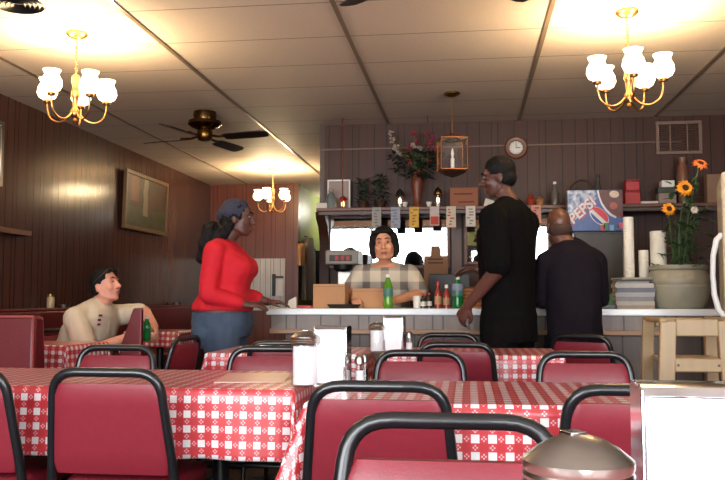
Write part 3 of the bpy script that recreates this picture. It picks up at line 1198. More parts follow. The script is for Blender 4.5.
# paper menu on the near left table
q = on(255, 2.95, TZ + .001)
t = MB().box((0, 0, .0012), (.24, .34, .0024)).build('paper_menu', mat('menu_paper', srgb(226, 190, 176), .35, var=.08), None, True, loc=q)
t.rotation_euler = (0, 0, .15)
tag(t, 'pinkish paper menu lying at the right end of the near left table', 'menu')
# clutter on the booth bench ledge
q = atx(50.5, 306, XL + .08)
t = thing('seasoning_jar', 'small pale seasoning jar with brass lid on the booth bench ledge', 'jar', (q.x, q.y, .955))
MB().lathe([(.03, 0), (.033, .01), (.033, .09), (.026, .1), (0, .1)], n=16).build('glass', mat('amber_glass', srgb(180, 165, 130), .2), t)
MB().lathe([(.029, .1), (.029, .125), (0, .126)], n=16).build('lid', M_DBRASS, t)
q = atx(64, 307, XL + .08)
t = thing('glass_ashtray', 'small glass ashtray beside the seasoning jar on the booth ledge', 'ashtray', (q.x, q.y, .955))
MB().lathe([(0, 0), (.05, 0), (.055, .03), (.048, .03), (.04, .01), (0, .01)], n=16).build('bowl', M_STEEL, t)
q = atx(177, 306, XL + .08)
t = thing('glass_ashtray', 'far small ashtray on the booth ledge near the corner', 'ashtray', (q.x, q.y, .955))
MB().lathe([(0, 0), (.05, 0), (.055, .035), (.048, .035), (.04, .01), (0, .01)], n=16).build('bowl', M_STEEL, t)

# ------------------------------------------------------------------ bottles
M_LIMEGLASS = mat('lime_green_plastic', srgb(104, 168, 48), 0.12, var=0.15, scale=8, trans=0.3)


def soda_bottle(label, loc, h=.24, r=.033, group=None, gm=M_GREENGLASS):
    t = thing('soda_bottle', label, 'bottle', loc, 0, group)
    k = h / .24
    MB().lathe([(0, .004), (r * .7, 0), (r * .97, .01), (r, .03), (r * .92, .075), (r * .98, .1), (r, .14 * k), (r * .8, .17 * k), (r * .45, .205 * k), (r * .4, .218 * k), (0, .218 * k)], n=20).build('body', gm, t)
    MB().lathe([(r * 1.0, .082), (r * 1.03, .085), (r * 1.03, .135 * k), (r * 1.0, .138 * k)], n=20, cap=False).build('label_band', mat('soda_label', srgb(70, 120, 112), .4, var=.5, scale=40), t)
    MB().lathe([(.014, .216 * k), (.0145, .238 * k), (0, .24 * k)], n=14).build('cap', M_WHITE, t)
    return t


soda_bottle('green soda bottle with white cap in front of the woman in plaid', on(388, 5.62, CZ), .235, .034, 'green soda bottles on the counter', M_LIMEGLASS)
b = soda_bottle('green soda bottle with a pale label, left of the man in black', on(458, 5.62, CZ), .215, .038, 'green soda bottles on the counter')
MB().lathe([(.0385, .12), (.0395, .122), (.0395, .165), (.036, .167)], n=20, cap=False).build('pale_label', mat('pale_label', srgb(140, 150, 170), .4, var=.4, scale=40), b)

# ------------------------------------------------------------------ things on the counter
def card_box(name, label, cat, x0, x1, yt, y, z0, dep, m=M_CARD, rz=0.0, group=None, tape=True):
    a, b = at(x0, 300, y), at(x1, 300, y)
    w = b.x - a.x
    h = at((x0 + x1) / 2, yt, y).z - z0
    t = thing(name, label, cat, ((a.x + b.x) / 2, y + dep / 2, z0), rz, group)
    MB().bx(-w / 2, w / 2, -dep / 2, dep / 2, 0, h).build('carton', m, t, True, .004)
    if tape:
        fl = MB()
        fl.bx(-w / 2, w / 2, -.012, .012, h, h + .0015)
        fl.bx(-w / 2 + .002, w / 2 - .002, -dep / 2 - .001, -dep / 2 + .001, h - .02, h - .017)
        fl.build('flap_seam', mat('card_seam', srgb(140, 100, 68), .8), t, False)
    return t, w, h


card_box('takeout_box', 'brown cardboard takeout box at the woman\'s right hand', 'box', 313, 345, 284, 5.66, CZ, .2, group='cardboard boxes on the counter')
card_box('takeout_box', 'brown cardboard takeout box behind the green soda bottle', 'box', 352, 384, 288.5, 5.78, CZ, .16, group='cardboard boxes on the counter')
q = on(344, 5.6, CZ)
t = MB().lathe([(0, 0), (.1, 0), (.12, .028), (.112, .028), (.095, .006), (0, .006)], n=24).build('serving_tray', M_PLASTICBLACK, None, True, loc=q)
t.scale = (1, .45, 1)
tag(t, 'low black tray between the two cardboard boxes', 'tray')
q = on(292, 5.62, CZ)
t = MB().prism([(-.035, 0), (.035, 0), (.03, .08), (-.02, .055)], -.015, .015, 'y').build('paper_bag', M_PAPER, None, True, .002, loc=q)
tag(t, 'small folded white paper bag at the counter\'s left end', 'paper bag')
q = on(306, 5.66, CZ)
t = MB().bx(-.05, .05, -.06, .06, 0, .018).build('menu_book', M_RED2, None, True, .003, loc=q)
tag(t, 'flat red folder on the counter beside the white paper bag', 'folder')
# sauce bottles
M_SAUCE = mat('chili_sauce', srgb(150, 50, 34), .25, var=.2)
M_SOY = mat('soy_sauce', srgb(34, 20, 16), .2)
def sauce(label, px, y, h, m, capm, r=.024):
    t = thing('sauce_bottle', label, 'sauce bottle', on(px, y, CZ), 0, 'sauce bottles on the counter')
    MB().lathe([(0, 0), (r, 0), (r, h * .5), (r * .9, h * .6), (r * .42, h * .72), (r * .4, h * .84), (0, h * .84)], n=16).build('body', m, t)
    MB().lathe([(r * .5, h * .84), (r * .48, h * .97), (0, h)], n=12).build('cap', capm, t)
    MB().lathe([(r * 1.02, h * .14), (r * 1.03, h * .15), (r * 1.03, h * .42), (r * 1.01, h * .43)], n=16, cap=False).build('label_band', M_PAPER if m is M_SOY else M_CARD, t)
sauce('dark soy sauce bottle with red cap, left one beside the woman\'s arm', 423, 5.7, .105, M_SOY, M_RED2, .02)
sauce('dark soy sauce bottle with red cap, right of the other soy bottle', 429, 5.76, .11, M_SOY, M_RED2, .02)
sauce('red chili sauce bottle, tallest of the sauce bottles', 438, 5.74, .19, M_SAUCE, M_RED2)
sauce('red chili sauce bottle with white cap next to the green soda bottle', 446.5, 5.72, .165, M_SAUCE, M_WHITE)
q = on(417, 5.72, CZ)
t = thing('creamer_cup', 'small white cup beside the dark sauce bottles', 'cup', q)
MB().lathe([(0, 0), (.024, 0), (.03, .085), (.027, .085), (.022, .005), (0, .005)], n=18).build('cup', M_FOAM, t)
# woven basket of wrapped things behind the pale labelled bottle
def basket_fn(k, p):
    o = k.sep(k.coord())
    w = k.math('SINE', k.math('MULTIPLY', o[2], 260.0))
    k.put(p.inputs['Base Color'], k.mix(k.math('MULTIPLY_ADD', w, .4, .5), srgb(120, 74, 46), srgb(190, 134, 92)))
M_BASKET = custom('wicker', basket_fn, .6)
q = on(468, 5.82, CZ)
t = thing('wicker_basket', 'tan wicker basket behind the pale labelled soda bottle', 'basket', q)
MB().lathe([(0, 0), (.09, 0), (.115, .13), (.118, .14), (.108, .14), (.085, .01), (0, .01)], n=28).build('basket', M_BASKET, t)
MB().tube([(.113 * math.cos(2 * PI * i / 24), .113 * math.sin(2 * PI * i / 24), .14) for i in range(24)], .007, 8, closed=True).build('rim', M_MWOOD, t)
# dark bar ledge seen behind the bottles
q = at(456, 278, 7.1)
# things to the right of the man in navy
def stack_cups(label, px, y, z0, ytop, r, m=M_FOAM, group='stacks of foam cups'):
    h = at(px, ytop, y).z - z0
    t = thing('cup_stack', label, 'cup stack', on(px, y, z0), 0, group)
    n = max(2, int(h / .016))
    prof = [(0, 0)]
    base = .075 if h > .1 else h * .7
    prof += [(r * .98, 0), (r, .006)]
    # the mouth-down lowest cup with the rims of the others above it
    st = (h - base) / n
    prof += [(r * .86, base)]
    out = MB().lathe([(0, 0), (r, 0), (r, .008), (r * .95, .012), (r * .78, base), (0, base)], n=22)
    out.build('cup', m, t)
    for i in range(n):
        z = base + st * i - .004
        MB().lathe([(r * .9, z), (r * .985, z + .002), (r, z + .005), (r * .985, z + .008), (r * .93, z + st + .002), (0, z + st + .002)], n=22).build('cup', m, t)
    return t
BZc = CZ
stack_cups('tall slim stack of white foam cups left of the wide one', 630, 5.86, CZ, 217, .036)
stack_cups('wide stack of large white foam cups behind the sunflower pot', 659.5, 5.9, CZ, 231, .056)
stack_cups('short stack of small white cups between the tall and wide stacks', 644.5, 5.9, CZ, 250, .034)
# pile of magazines
q = on(633, 5.68, CZ)
z = CZ
rnd = random.Random(3)
cols = [srgb(170, 150, 124), srgb(196, 188, 172), srgb(150, 146, 150), srgb(186, 182, 186), srgb(120, 122, 132), srgb(214, 208, 196), srgb(176, 172, 170), srgb(70, 62, 62), srgb(190, 180, 160)]
lab = ['tan book at the very bottom of the counter pile', 'pale book second from the bottom of the pile', 'grey book third from the bottom of the pile', 'light grey book in the middle of the pile',
       'blue-grey book above the middle of the pile', 'cream book third below the top of the pile', 'grey magazine just under the dark one', 'dark magazine near the top of the pile', 'pale magazine lying askew on top of the pile']
ths = [.022, .026, .03, .028, .03, .028, .012, .014, .012]
for i in range(9):
    w = .245 - (.03 if i > 5 else 0) + rnd.uniform(-.008, .008)
    o = thing('book', lab[i], 'book', (q[0] + rnd.uniform(-.006, .006) - (.01 if i > 5 else 0), q[1] + rnd.uniform(-.006, .006), z), rnd.uniform(-.05, .05) + (.18 if i == 8 else 0), 'pile of books and magazines on the counter')
    th = ths[i]
    e = .0025
    cv = MB().bx(-w / 2, w / 2, -.09, .09, 0, e).bx(-w / 2, w / 2, -.09, .09, th - e, th).bx(-w / 2, w / 2, -.09, -.09 + e, e, th - e)
    cv.build('cover', mat('book_cover_%d' % i, tuple(c_ * .62 for c_ in cols[i][:3]) + (1,), .5, var=.2), o, False)
    MB().bx(-w / 2 + .003, w / 2 - .003, -.087, .087, e, th - e).build('pages', M_PAPER, o, False)
    z += th + .0005
# small packets beside the pile
t, w, h = card_box('tea_carton', 'small white carton between the man in navy and the books', 'carton', 599, 608, 269, 5.86, CZ, .08, M_PAPER, tape=False)
MB().bx(-w / 2 + .006, w / 2 - .006, -.042, -.0395, h * .35, h * .75).build('print_patch', mat('pale_green_print', srgb(120, 150, 120), .6), t, False)
q = on(607, 5.64, CZ)
t = thing('packet_holder', 'small dark tray of packets left of the book pile', 'tray', q)
MB().bx(-.05, .05, -.04, .04, 0, .03).build('tray', M_PLASTICBLACK, t, True, .004)
MB().box((.0, -.01, .06), (.07, .02, .07), rot=Matrix.Rotation(.2, 3, 'X')).build('packets', mat('green_packets', srgb(70, 110, 60), .5, var=.6, scale=50), t, False)

# sunflower pot
t = thing('potted_sunflowers', 'large stoneware pot of sunflowers on the counter\'s right end', 'potted plant', on(679, 5.72, CZ))
MB().lathe([(0, 0), (.145, 0), (.165, .02), (.188, .08), (.198, .14), (.199, .152), (.196, .158), (.199, .165), (.197, .2), (.18, .245), (.172, .255), (.183, .262), (.185, .282), (.178, .288), (.165, .284), (.16, .25), (0, .24)], n=40).build('pot', M_STONE, t)
MB().lathe([(0, .238), (.165, .248), (0, .256)], n=20).build('soil', M_DLEAF, t)
M_PETAL = mat('sunflower_petal', srgb(238, 150, 30), .55, var=.25, scale=20)
M_PETAL2 = mat('orange_petal', srgb(232, 120, 50), .55, var=.25, scale=20)
M_DISC = mat('sunflower_disc', srgb(56, 28, 18), .8, var=.3)
M_STEM = mat('flower_stem', srgb(70, 92, 48), .6)
base = V(on(679, 5.72, CZ))
for (px, py, yy, r, tilt, pm) in ((669, 209, 5.6, .05, 1.25, M_PETAL), (685, 188, 5.6, .062, 1.3, M_PETAL), (700.5, 164, 5.66, .055, .75, M_PETAL2)):
    c = at(px, py, yy) - base
    st = MB().tube([(c.x * .2, 0, .25), (c.x * .5, 0, .25 + (c.z - .25) * .5), (c.x * .9, c.y * .7, c.z - .05), (c.x, c.y + .015, c.z)], .005, 8)
    so = st.build('flower_stem', M_STEM, t)
    R = (Matrix.Translation(c) @ Matrix.Rotation(tilt, 4, 'X') @ Matrix.Rotation(.2, 4, 'Y'))
    pt = MB()
    for layer, (n, rr, off) in enumerate(((15, r, 0), (15, r * .86, .2))):
        for i in range(n):
            a = 2 * PI * i / n + off
            ca, sa = math.cos(a), math.sin(a)
            def pp(d, w, zz):
                return V((ca * d - sa * w, sa * d + ca * w, zz + layer * .004))
            w = r * .16
            top = [pp(r * .3, -w * .6, .004), pp(r * .62, -w, .01), pp(rr, 0, .002 - .01 * (i % 3)), pp(r * .62, w, .01), pp(r * .3, w * .6, .004)]
            bot = [q2 - V((0, 0, .0015)) for q2 in top]
            pt.loft([bot, top])
    pt.xform(R)
    fo = pt.build('petals', pm, so, False)
    dsc = MB().lathe([(0, -.004), (r * .36, -.002), (r * .4, .006), (r * .3, .014), (0, .012)], n=18)
    dsc.xform(R)
    dsc.build('flower_disc', M_DISC, so)
lf = MB()
rnd = random.Random(11)
def leaf(mb, p, d, L, W, up=0.3):
    d = V(d).normalized()
    side = d.cross(V((0, 0, 1)))
    side = side.normalized() if side.length > .01 else V((1, 0, 0))
    nrm = side.cross(d).normalized()
    pts = []
    for f, w in ((0, .08), (.3, .9), (.6, 1), (.85, .5), (1, .05)):
        c = p + d * L * f - V((0, 0, 1)) * L * .25 * f * f
        pts.append((c - side * W * w, c + nrm * W * .25 * w, c + side * W * w, c - nrm * .002))
    mb.loft([list(x) for x in pts])
def blade_leaf(mb, p, q, w):
    mb.tube([p, p.lerp(q, .5) + V((rnd.uniform(-.02, .02), 0, .01)), q], [w, w * .8, .0015], 6)
for i in range(120):
    px, py = rnd.uniform(663, 706), rnd.uniform(180, 262)
    yy = rnd.uniform(5.62, 5.82)
    spread = abs(px - 684) / 22
    if py < 205 and spread > .6:
        continue
    c = at(px, py, yy) - base
    leaf(lf, c, (rnd.uniform(-1, 1), rnd.uniform(-1, .3), rnd.uniform(-.2, .8)), rnd.uniform(.05, .1), rnd.uniform(.01, .022))
for i in range(26):
    c = at(rnd.uniform(668, 703), rnd.uniform(200, 240), 5.72) - base
    lf.tube([(rnd.uniform(-.08, .08), rnd.uniform(-.06, .06), .25), V(c) * .6 + V((0, 0, .1)), c], .003, 5)
for i in range(26):
    a = rnd.uniform(0, 2 * PI)
    leaf(lf, V((.12 * math.cos(a), .12 * math.sin(a), .27)), (math.cos(a), math.sin(a), rnd.uniform(.2, .9)), rnd.uniform(.06, .11), .02)
lf.build('foliage', M_LEAF, t, False)
wf = at(694.5, 210, 5.62) - base
bl = MB()
for i in range(6):
    a = i * PI / 3
    bl.ball(wf + V((.014 * math.cos(a), -.004, .014 * math.sin(a))), (.012, .006, .012), n=8)
bl.ball(wf, .008, n=8)
bl.build('white_blossom', M_PAPER, t)

# ------------------------------------------------------------------ bar equipment behind the counter
MY = 7.2
c, w, h = span(325, 360, 250, 290, MY)
t = thing('coffee_maker', 'steel coffee maker with black pot left of the woman in plaid', 'coffee maker', (c.x, MY + .12, BZ))
H = at(340, 250, MY).z - BZ
hw = w / 2
MB().bx(-hw * .62, hw * .7, -.02, .2, 0, .045).build('base', M_PLASTICBLACK, t, True, .006)
MB().bx(-hw * .5, hw * .75, .1, .2, .045, H - .12).build('tower', M_STEEL, t, True, .006)
hd = MB().bx(-hw, hw * .9, -.12, .2, H - .13, H).build('head', mat('machine_grey', srgb(150, 146, 140), .45), t, True, .012)
MB().bx(-hw * .75, hw * .55, -.124, -.118, H - .1, H - .045).build('switch_panel', M_PLASTICBLACK, hd, False)
for k in range(3):
    MB().bx(-hw * .42 + k * .05, -hw * .42 + k * .05 + .03, -.13, -.122, H - .092, H - .055).build('switch', M_RED2, hd, True, .002)
MB().lathe([(.05, H - .19), (.085, H - .17), (.09, H - .13), (0, H - .13)], (-.01, -.02, 0), 22).build('brew_basket', M_PLASTICBLACK, t)
pt = MB().lathe([(0, .045), (.07, .046), (.082, .07), (.078, .12), (.055, .165), (.06, .185), (0, .187)], (-.01, -.03, 0), 24).build('coffee_pot', M_PLASTICBLACK, t)
MB().tube(round_path([(.05, -.05, .17), (.12, -.07, .175), (.12, -.07, .08), (.07, -.05, .07)], .03), .009, 8).build('pot_handle', M_PLASTICBLACK, pt)
# hose of the spray tap
a = at(349, 247, MY + .2); b = at(358, 249, MY + .2)
# cardboard sign standing against the mirror
c, w, h = span(424, 448, 246, 268, 7.62)
t = thing('cardboard_sign', 'brown cardboard sign with a stepped top leaning at the mirror\'s lower right', 'sign', (c.x, 7.6, c.z))
zb = BZ
MB().prism([(-w / 2, BZ - c.z), (w / 2, BZ - c.z), (w / 2, h * .55), (w * .2, h * .55), (w * .15, h), (-w * .2, h), (-w * .22, h * .55), (-w / 2, h * .55)], 0, .012, 'y').build('card', mat('brown_card', srgb(150, 112, 84), .7), t, False)
ink = MB()
for k in range(2):
    ink.bx(-w * .32, w * .3, -.002, 0, h * (.36 - k * .17), h * (.43 - k * .17))
ink.build('print_lines', mat('brown_print', srgb(96, 66, 52), .8), t, False)
# long dark knife rack rail
a, b = at(428, 276, 7.1), at(470, 275, 7.1)
t = tag(MB().bx(a.x, b.x, 7.2, 7.26, BZ, a.z + .02).build('tea_tray_rack', M_PLASTICBLACK, None, True, .006), 'long low black rack on the back counter right of the woman', 'rack')
# dark drinks cooler carrying the soda carton
a, b = at(573, 232, 7.08), at(627, 232, 7.08)
ckz = at(600, 231.5, 7.08).z
t = thing('drinks_cooler', 'dark grey cooler cabinet under the blue soda carton', 'cooler', ((a.x + b.x) / 2, 7.1, 0))
w = b.x - a.x
MB().bx(-w / 2, w / 2, -.06, .04, 0, ckz).build('cabinet', M_GREY, t, True, .008)
dd = MB().bx(-w / 2 + .01, w / 2 - .01, -.08, -.06, .1, ckz - .02).build('door', M_GREY, t, True, .006)
MB().tube([(w / 2 - .05, -.08, 1.2), (w / 2 - .05, -.105, 1.22), (w / 2 - .05, -.105, 1.45), (w / 2 - .05, -.08, 1.47)], .008, 8).build('handle', M_STEEL, dd)
# the soda carton
a, b = at(568, 231, 7.03), at(623.5, 231, 7.03)
w = b.x - a.x
h = at(595, 190, 7.03).z - ckz
cx = (a.x + b.x) / 2
t = thing('soda_carton', 'blue soda can carton with slanted white lettering and a red white emblem', 'carton', (cx, 7.03, ckz))
def carton_fn(k, p):
    g = k.coord('Object')
    n = k.noise(22.0, g, 5)
    n2 = k.noise(9.0, g, 3)
    c = k.mix(k.math('MULTIPLY', k.math('SUBTRACT', n, .36), 3.2), srgb(44, 84, 150), srgb(222, 230, 240))
    o = k.sep(g)
    c2 = k.mix(n, srgb(36, 66, 138), srgb(70, 108, 178))
    ice = k.math('LESS_THAN', k.math('SUBTRACT', o[0], k.math('MULTIPLY', o[2], 1.0)), -.26)
    k.put(p.inputs['Base Color'], k.mix(ice, c2, c))
M_CARTON = custom('soda_carton_print', carton_fn, .35)
MB().bx(-w / 2, w / 2, 0, .12, 0, h).build('carton', M_CARTON, t, True, .004)
def fx(px):
    return (px - 568) / 55.5 * w - w / 2
def fz(py):
    return (231 - py) / 41.0 * h
def patch(name, pix, m, d=.0015, parent=None):
    return MB().prism([(fx(x), fz(y)) for x, y in pix], -d, 0.0, 'y').build(name, m, parent or t, False)
M_CW, M_CR, M_CB = mat('carton_white', srgb(228, 226, 230), .4), mat('carton_red', srgb(206, 36, 48), .4), mat('carton_blue', srgb(40, 72, 160), .4)
arc = [(599 + 24 * (1 - math.cos(f * PI / 2 / 8 * 1)), 191 + 0) for f in range(1)]
curve = [(599.5, 190.5), (600.5, 196), (603, 203), (607, 209), (612, 214), (617, 217)]
patch('dark_corner', curve + [(623.3, 219), (623.3, 190.5)], mat('cola_brown', srgb(92, 40, 40), .4, var=.5, scale=30), .001)
patch('swoosh', curve + [(616, 218.5), (610, 215.5), (605.5, 210.5), (601.5, 204), (599, 196), (597.7, 190.5)], M_CW, .002)
# emblem: a tilted disc, red above, white band, blue below
def ell(cx_, cy_, ra, rb, ang, a0, a1, n=14):
    out = []
    for i in range(n + 1):
        a = a0 + (a1 - a0) * i / n
        x, y = ra * math.cos(a), rb * math.sin(a)
        out.append((cx_ + x * math.cos(ang) - y * math.sin(ang), cy_ + x * math.sin(ang) + y * math.cos(ang)))
    return out
E = (599.5, 216.0, 11.5, 7.0, math.radians(43))
patch('emblem_white', ell(*E, 0, 2 * PI, 26)[:-1], M_CW, .0018)
patch('emblem_red', ell(E[0] + .3, E[1] - .4, 10.6, 6.2, E[4], PI, 2 * PI)[:], M_CR, .003)
patch('emblem_blue', ell(E[0] - .2, E[1] + .6, 9.8, 5.7, E[4], .45, PI - .45), M_CB, .0026)
for (x, y, c_) in ((606, 226, srgb(60, 130, 80)), (612, 228, srgb(120, 180, 210)), (617.5, 228, srgb(60, 90, 150)), (603, 228, srgb(200, 90, 60)), (621, 226, srgb(220, 100, 120))):
    patch('can_print', [(x - 2.2, y - 3), (x + 2.0, y - 3), (x + 2.0, y + 2.6), (x - 2.2, y + 2.6)], mat('can_%d' % x, c_, .4, var=.3, scale=60), .0022)
patch('ice_print', ell(615, 194.5, 5, 3.6, .1, 0, 2 * PI, 12)[:-1], mat('ice_cream_white', srgb(214, 196, 178), .5, var=.3, scale=60), .0022)
patch('ice_print', ell(614, 206, 4, 3.6, .1, 0, 2 * PI, 12)[:-1], mat('blush_print', srgb(170, 96, 88), .5, var=.3, scale=60), .0022)
ang = math.atan2((fz(203) - fz(222)), (fx(595) - fx(573)))
text_mesh('lettering_shadow', 'PEPSI', .118, M_CR, t, (fx(582.8), -.0035, fz(211.2)), (PI / 2, -ang, 0), .001, .0065, .12)
text_mesh('lettering', 'PEPSI', .118, M_CW, t, (fx(582.3), -.006, fz(210.7)), (PI / 2, -ang, 0), .001, .003, .12)

# ------------------------------------------------------------------ things on the bar shelf
SY = 7.5
def son(px, y=SY, z=None):
    q = at(px, 200, y)
    return (q.x, y, SZ if z is None else z)
def sh_h(py, y=SY):
    return at(430, py, y).z - SZ
c, w, h = span(327, 350, 179, 204, 7.6)
t = thing('picture_board', 'pale framed picture standing at the left end of the bar shelf', 'picture', (c.x, 7.62, SZ))
h = sh_h(178, 7.62)
MB().bx(-w / 2 + .015, w / 2 - .015, 0, .01, .015, h - .015).build('print', mat('pale_print', srgb(150, 132, 126), .5, var=.3, scale=9), t, False)
MB().bx(-w / 2, w / 2, -.006, .016, 0, .015).bx(-w / 2, w / 2, -.006, .016, h - .015, h).bx(-w / 2, -w / 2 + .015, -.006, .016, .015, h - .015).bx(w / 2 - .015, w / 2, -.006, .016, .015, h - .015).build('frame', M_WHITE, t, True, .003)
t = thing('figurine', 'small grey-blue robed figurine in front of the pale framed picture', 'figurine', son(331))
h = sh_h(186)
MB().lathe([(0, 0), (.06, 0), (.058, .02), (.05, h * .4), (.038, h * .6), (.03, h * .7), (.016, h * .76), (0, h * .78)], n=16).build('robe', mat('figurine_glaze', srgb(104, 116, 120), .3, var=.2), t)
MB().ball((0, 0, h * .86), (.026, .026, h * .14), n=12).build('head', mat('figurine_face', srgb(150, 140, 132), .4), t)
t = tag(MB().bx(-.05, .05, -.04, .04, 0, sh_h(202.5)).build('paper_packet', M_PAPER, None, True, .002, loc=son(322, 7.45)), 'flat white packet at the very left end of the bar shelf', 'packet')
def candle(label, px, capm, glassm, tall):
    t = thing('candle_lamp', label, 'candle lamp', son(px), 0, 'small lit candle lamps')
    h = sh_h(tall)
    MB().lathe([(0, 0), (.032, 0), (.036, .01), (.04, h * .35), (.032, h * .6), (.034, h * .62), (.03, h * .62), (.036, h * .35), (.03, .012), (0, .012)], n=18).build('glass', glassm, t)
    MB().lathe([(0, .014), (.018, .014), (.018, h * .3), (0, h * .3)], n=12).build('candle', M_PAPER, t)
    MB().ball((0, -.012, h * .36), (.014, .014, .028), n=10).build('flame', M_FLAME, t)
    MB().lathe([(.036, h * .62), (.04, h * .68), (.028, h * .85), (.012, h * .95), (0, h)], n=18).build('cap', capm, t)
    q = son(px)
    return t
candle('lit candle lamp with red top beside the hanging rod', 343, M_RED2, M_GLASS, 194)
candle('lit candle lamp with dark top between the plants and red vase', 400, M_PLASTICBLACK, M_GLASS, 188)
candle('lit candle lamp with brass-gold top right of the red vase', 438, M_DBRASS, M_GLASS, 187)
def shelf_plant(label, px, top, half, seed):
    t = thing('potted_plant', label, 'potted plant', son(px, 7.56), 0, 'dark plants on the bar shelf')
    MB().lathe([(0, 0), (.04, 0), (.055, .07), (.058, .075), (.05, .075), (0, .06)], n=16).build('pot', M_DWOOD, t)
    m = MB()
    h = sh_h(top, 7.56)
    r = random.Random(seed)
    for i in range(110):
        z = r.uniform(.06, h)
        w = half * (1 - .45 * z / h) * .0092
        a = r.uniform(0, 2 * PI)
        rr = r.uniform(.1, 1) * w * .7
        leaf(m, V((rr * math.cos(a), rr * .6 * math.sin(a), z - .02)), (math.cos(a), math.sin(a), r.uniform(0, 1)), r.uniform(.04, .075), r.uniform(.008, .016))
    for i in range(6):
        a = r.uniform(0, 6)
        m.tube([(0, 0, .06), (half * .004 * math.cos(a), half * .003 * math.sin(a), h * .8)], .003, 5)
    m.build('foliage', M_DLEAF, t, False)
shelf_plant('bushy dark plant on the bar shelf right of the hanging rod', 363, 176, 9, 1)
shelf_plant('taller dark plant on the bar shelf beside the bushy one', 380, 172, 13, 2)
# vase with bouquet
vy = 7.52
t = thing('flower_vase', 'reddish vase with tall red and white flowers on the bar shelf', 'flower vase', son(417, vy))
base = V(son(417, vy))
h = sh_h(170, vy)
MB().lathe([(0, 0), (.045, 0), (.05, .01), (.03, .04), (.035, h * .35), (.055, h * .62), (.048, h * .8), (.03, h * .88), (.045, h), (.038, h), (.024, h * .88), (0, h * .8)], n=24).build('vase', mat('red_glaze', srgb(112, 58, 44), .4, var=.5, scale=30), t)
st, lv = MB(), MB()
r = random.Random(5)
fl = {'red': MB(), 'white': MB(), 'pink': MB()}
tips = [(392, 140, 'white'), (396, 147, 'white'), (391, 133, 'white'), (404, 150, 'red'), (409, 147, 'red'), (413, 146, 'white'), (414, 133, 'red'), (415, 140, 'red'), (420, 148, 'white'), (425, 145, 'pink'), (430, 142, 'pink'), (434, 137, 'pink'), (432, 148, 'pink'), (428, 160, 'red'), (408, 156, 'red'), (419, 158, 'white'), (411, 162, 'red'), (427, 134, 'pink'), (436, 150, 'red'), (399, 153, 'white')]
for (px, py, c_) in tips:
    c = at(px, py, vy + r.uniform(-.08, .08)) - base
    st.tube([(0, 0, h * .9), V((c.x * .4, c.y * .4, h + (c.z - h) * .5)), c], .003, 5)
    for k in range(11):
        fl[c_].ball(c + V((r.uniform(-.022, .022), r.uniform(-.022, .022), r.uniform(-.025, .02))), (r.uniform(.007, .014),) * 3, n=7)
for i in range(300):
    a = r.uniform(0, 2 * PI)
    py = r.uniform(150, 178)
    px = 417 + r.uniform(-1, 1) * (26 if py < 170 else 14)
    c = at(px, py, vy + r.uniform(-.1, .1)) - base
    leaf(lv, c, (math.cos(a), math.sin(a), r.uniform(-.2, .7)), r.uniform(.05, .09), r.uniform(.01, .02))
st.build('flower_stem', M_STEM, t)
lv.build('foliage', M_DLEAF, t, False)
fl['red'].build('red_blossoms', mat('dusky_red_petal', srgb(130, 36, 46), .6, var=.3), t)['label'] = 'dusky red blossoms'
fl['white'].build('white_blossoms', mat('cream_petal', srgb(168, 150, 142), .6, var=.2), t)['label'] = 'cream white blossoms'
fl['pink'].build('pink_blossoms', mat('magenta_petal', srgb(124, 34, 62), .6, var=.3), t)['label'] = 'magenta blossoms'
for px in (405, 429):
    t = thing('teacup', 'small pale cup on the shelf ' + ('left' if px < 417 else 'right') + ' of the red vase', 'cup', son(px, 7.42))
    MB().lathe([(0, 0), (.014, 0), (.028, .045), (.025, .045), (.012, .006), (0, .006)], n=16).build('cup', M_FOAM, t)
# box on the shelf
a, b = at(450, 188, 7.42), at(478, 188, 7.42)
t = thing('cardboard_box', 'closed brown cardboard box on the bar shelf under the hanging lantern', 'box', ((a.x + b.x) / 2, 7.42, SZ))
w, h = b.x - a.x, sh_h(188, 7.42)
MB().bx(-w / 2, w / 2, 0, .18, 0, h).build('carton', mat('red_brown_card', srgb(146, 92, 68), .8, var=.08), t, True, .004)
MB().bx(-w * .36, w * .3, -.0015, 0, h * .62, h * .7).bx(-w * .2, w * .36, -.0015, 0, h * .2, h * .27).build('print_lines', mat('brown_print2', srgb(88, 52, 42), .8), t, False)
t = tag(MB().prism([(-.05, 0), (.06, 0), (.045, .05), (-.03, .075)], 0, .03, 'y').build('folded_card', M_PAPER, None, True, .002, loc=son(489, 7.44)), 'small folded pale card on the shelf, just left of the tall man\'s neck', 'card')
# things between the two men's heads
t = thing('shelf_bottle', 'small glass bottle on the shelf between the two men', 'bottle', son(555, 7.5))
h = sh_h(184)
MB().lathe([(0, 0), (.034, 0), (.036, .02), (.036, h * .55), (.014, h * .72), (.013, h * .9), (0, h * .9)], n=16).build('body', mat('grey_glass', srgb(120, 112, 104), .15, trans=.3), t)
MB().lathe([(.015, h * .9), (.015, h), (0, h)], n=12).build('cap', M_WHITE, t)
for px, lab, c_, hh in ((531, 'small red ornament on the shelf behind the tall man\'s shoulder', srgb(150, 60, 44), .11), (540, 'small tan ornament on the shelf between the two men', srgb(168, 120, 80), .08)):
    t = thing('shelf_ornament', lab, 'ornament', son(px, 7.46))
    m = MB().lathe([(0, 0), (.04, 0), (.03, .02), (.045, hh * .5), (.03, hh * .8), (0, hh)], n=14)
    m.build('body', mat('ornament_%d' % px, c_, .4, var=.3), t)
    MB().ball((0, 0, hh), .014, n=8).build('knob', M_GOLD, t)
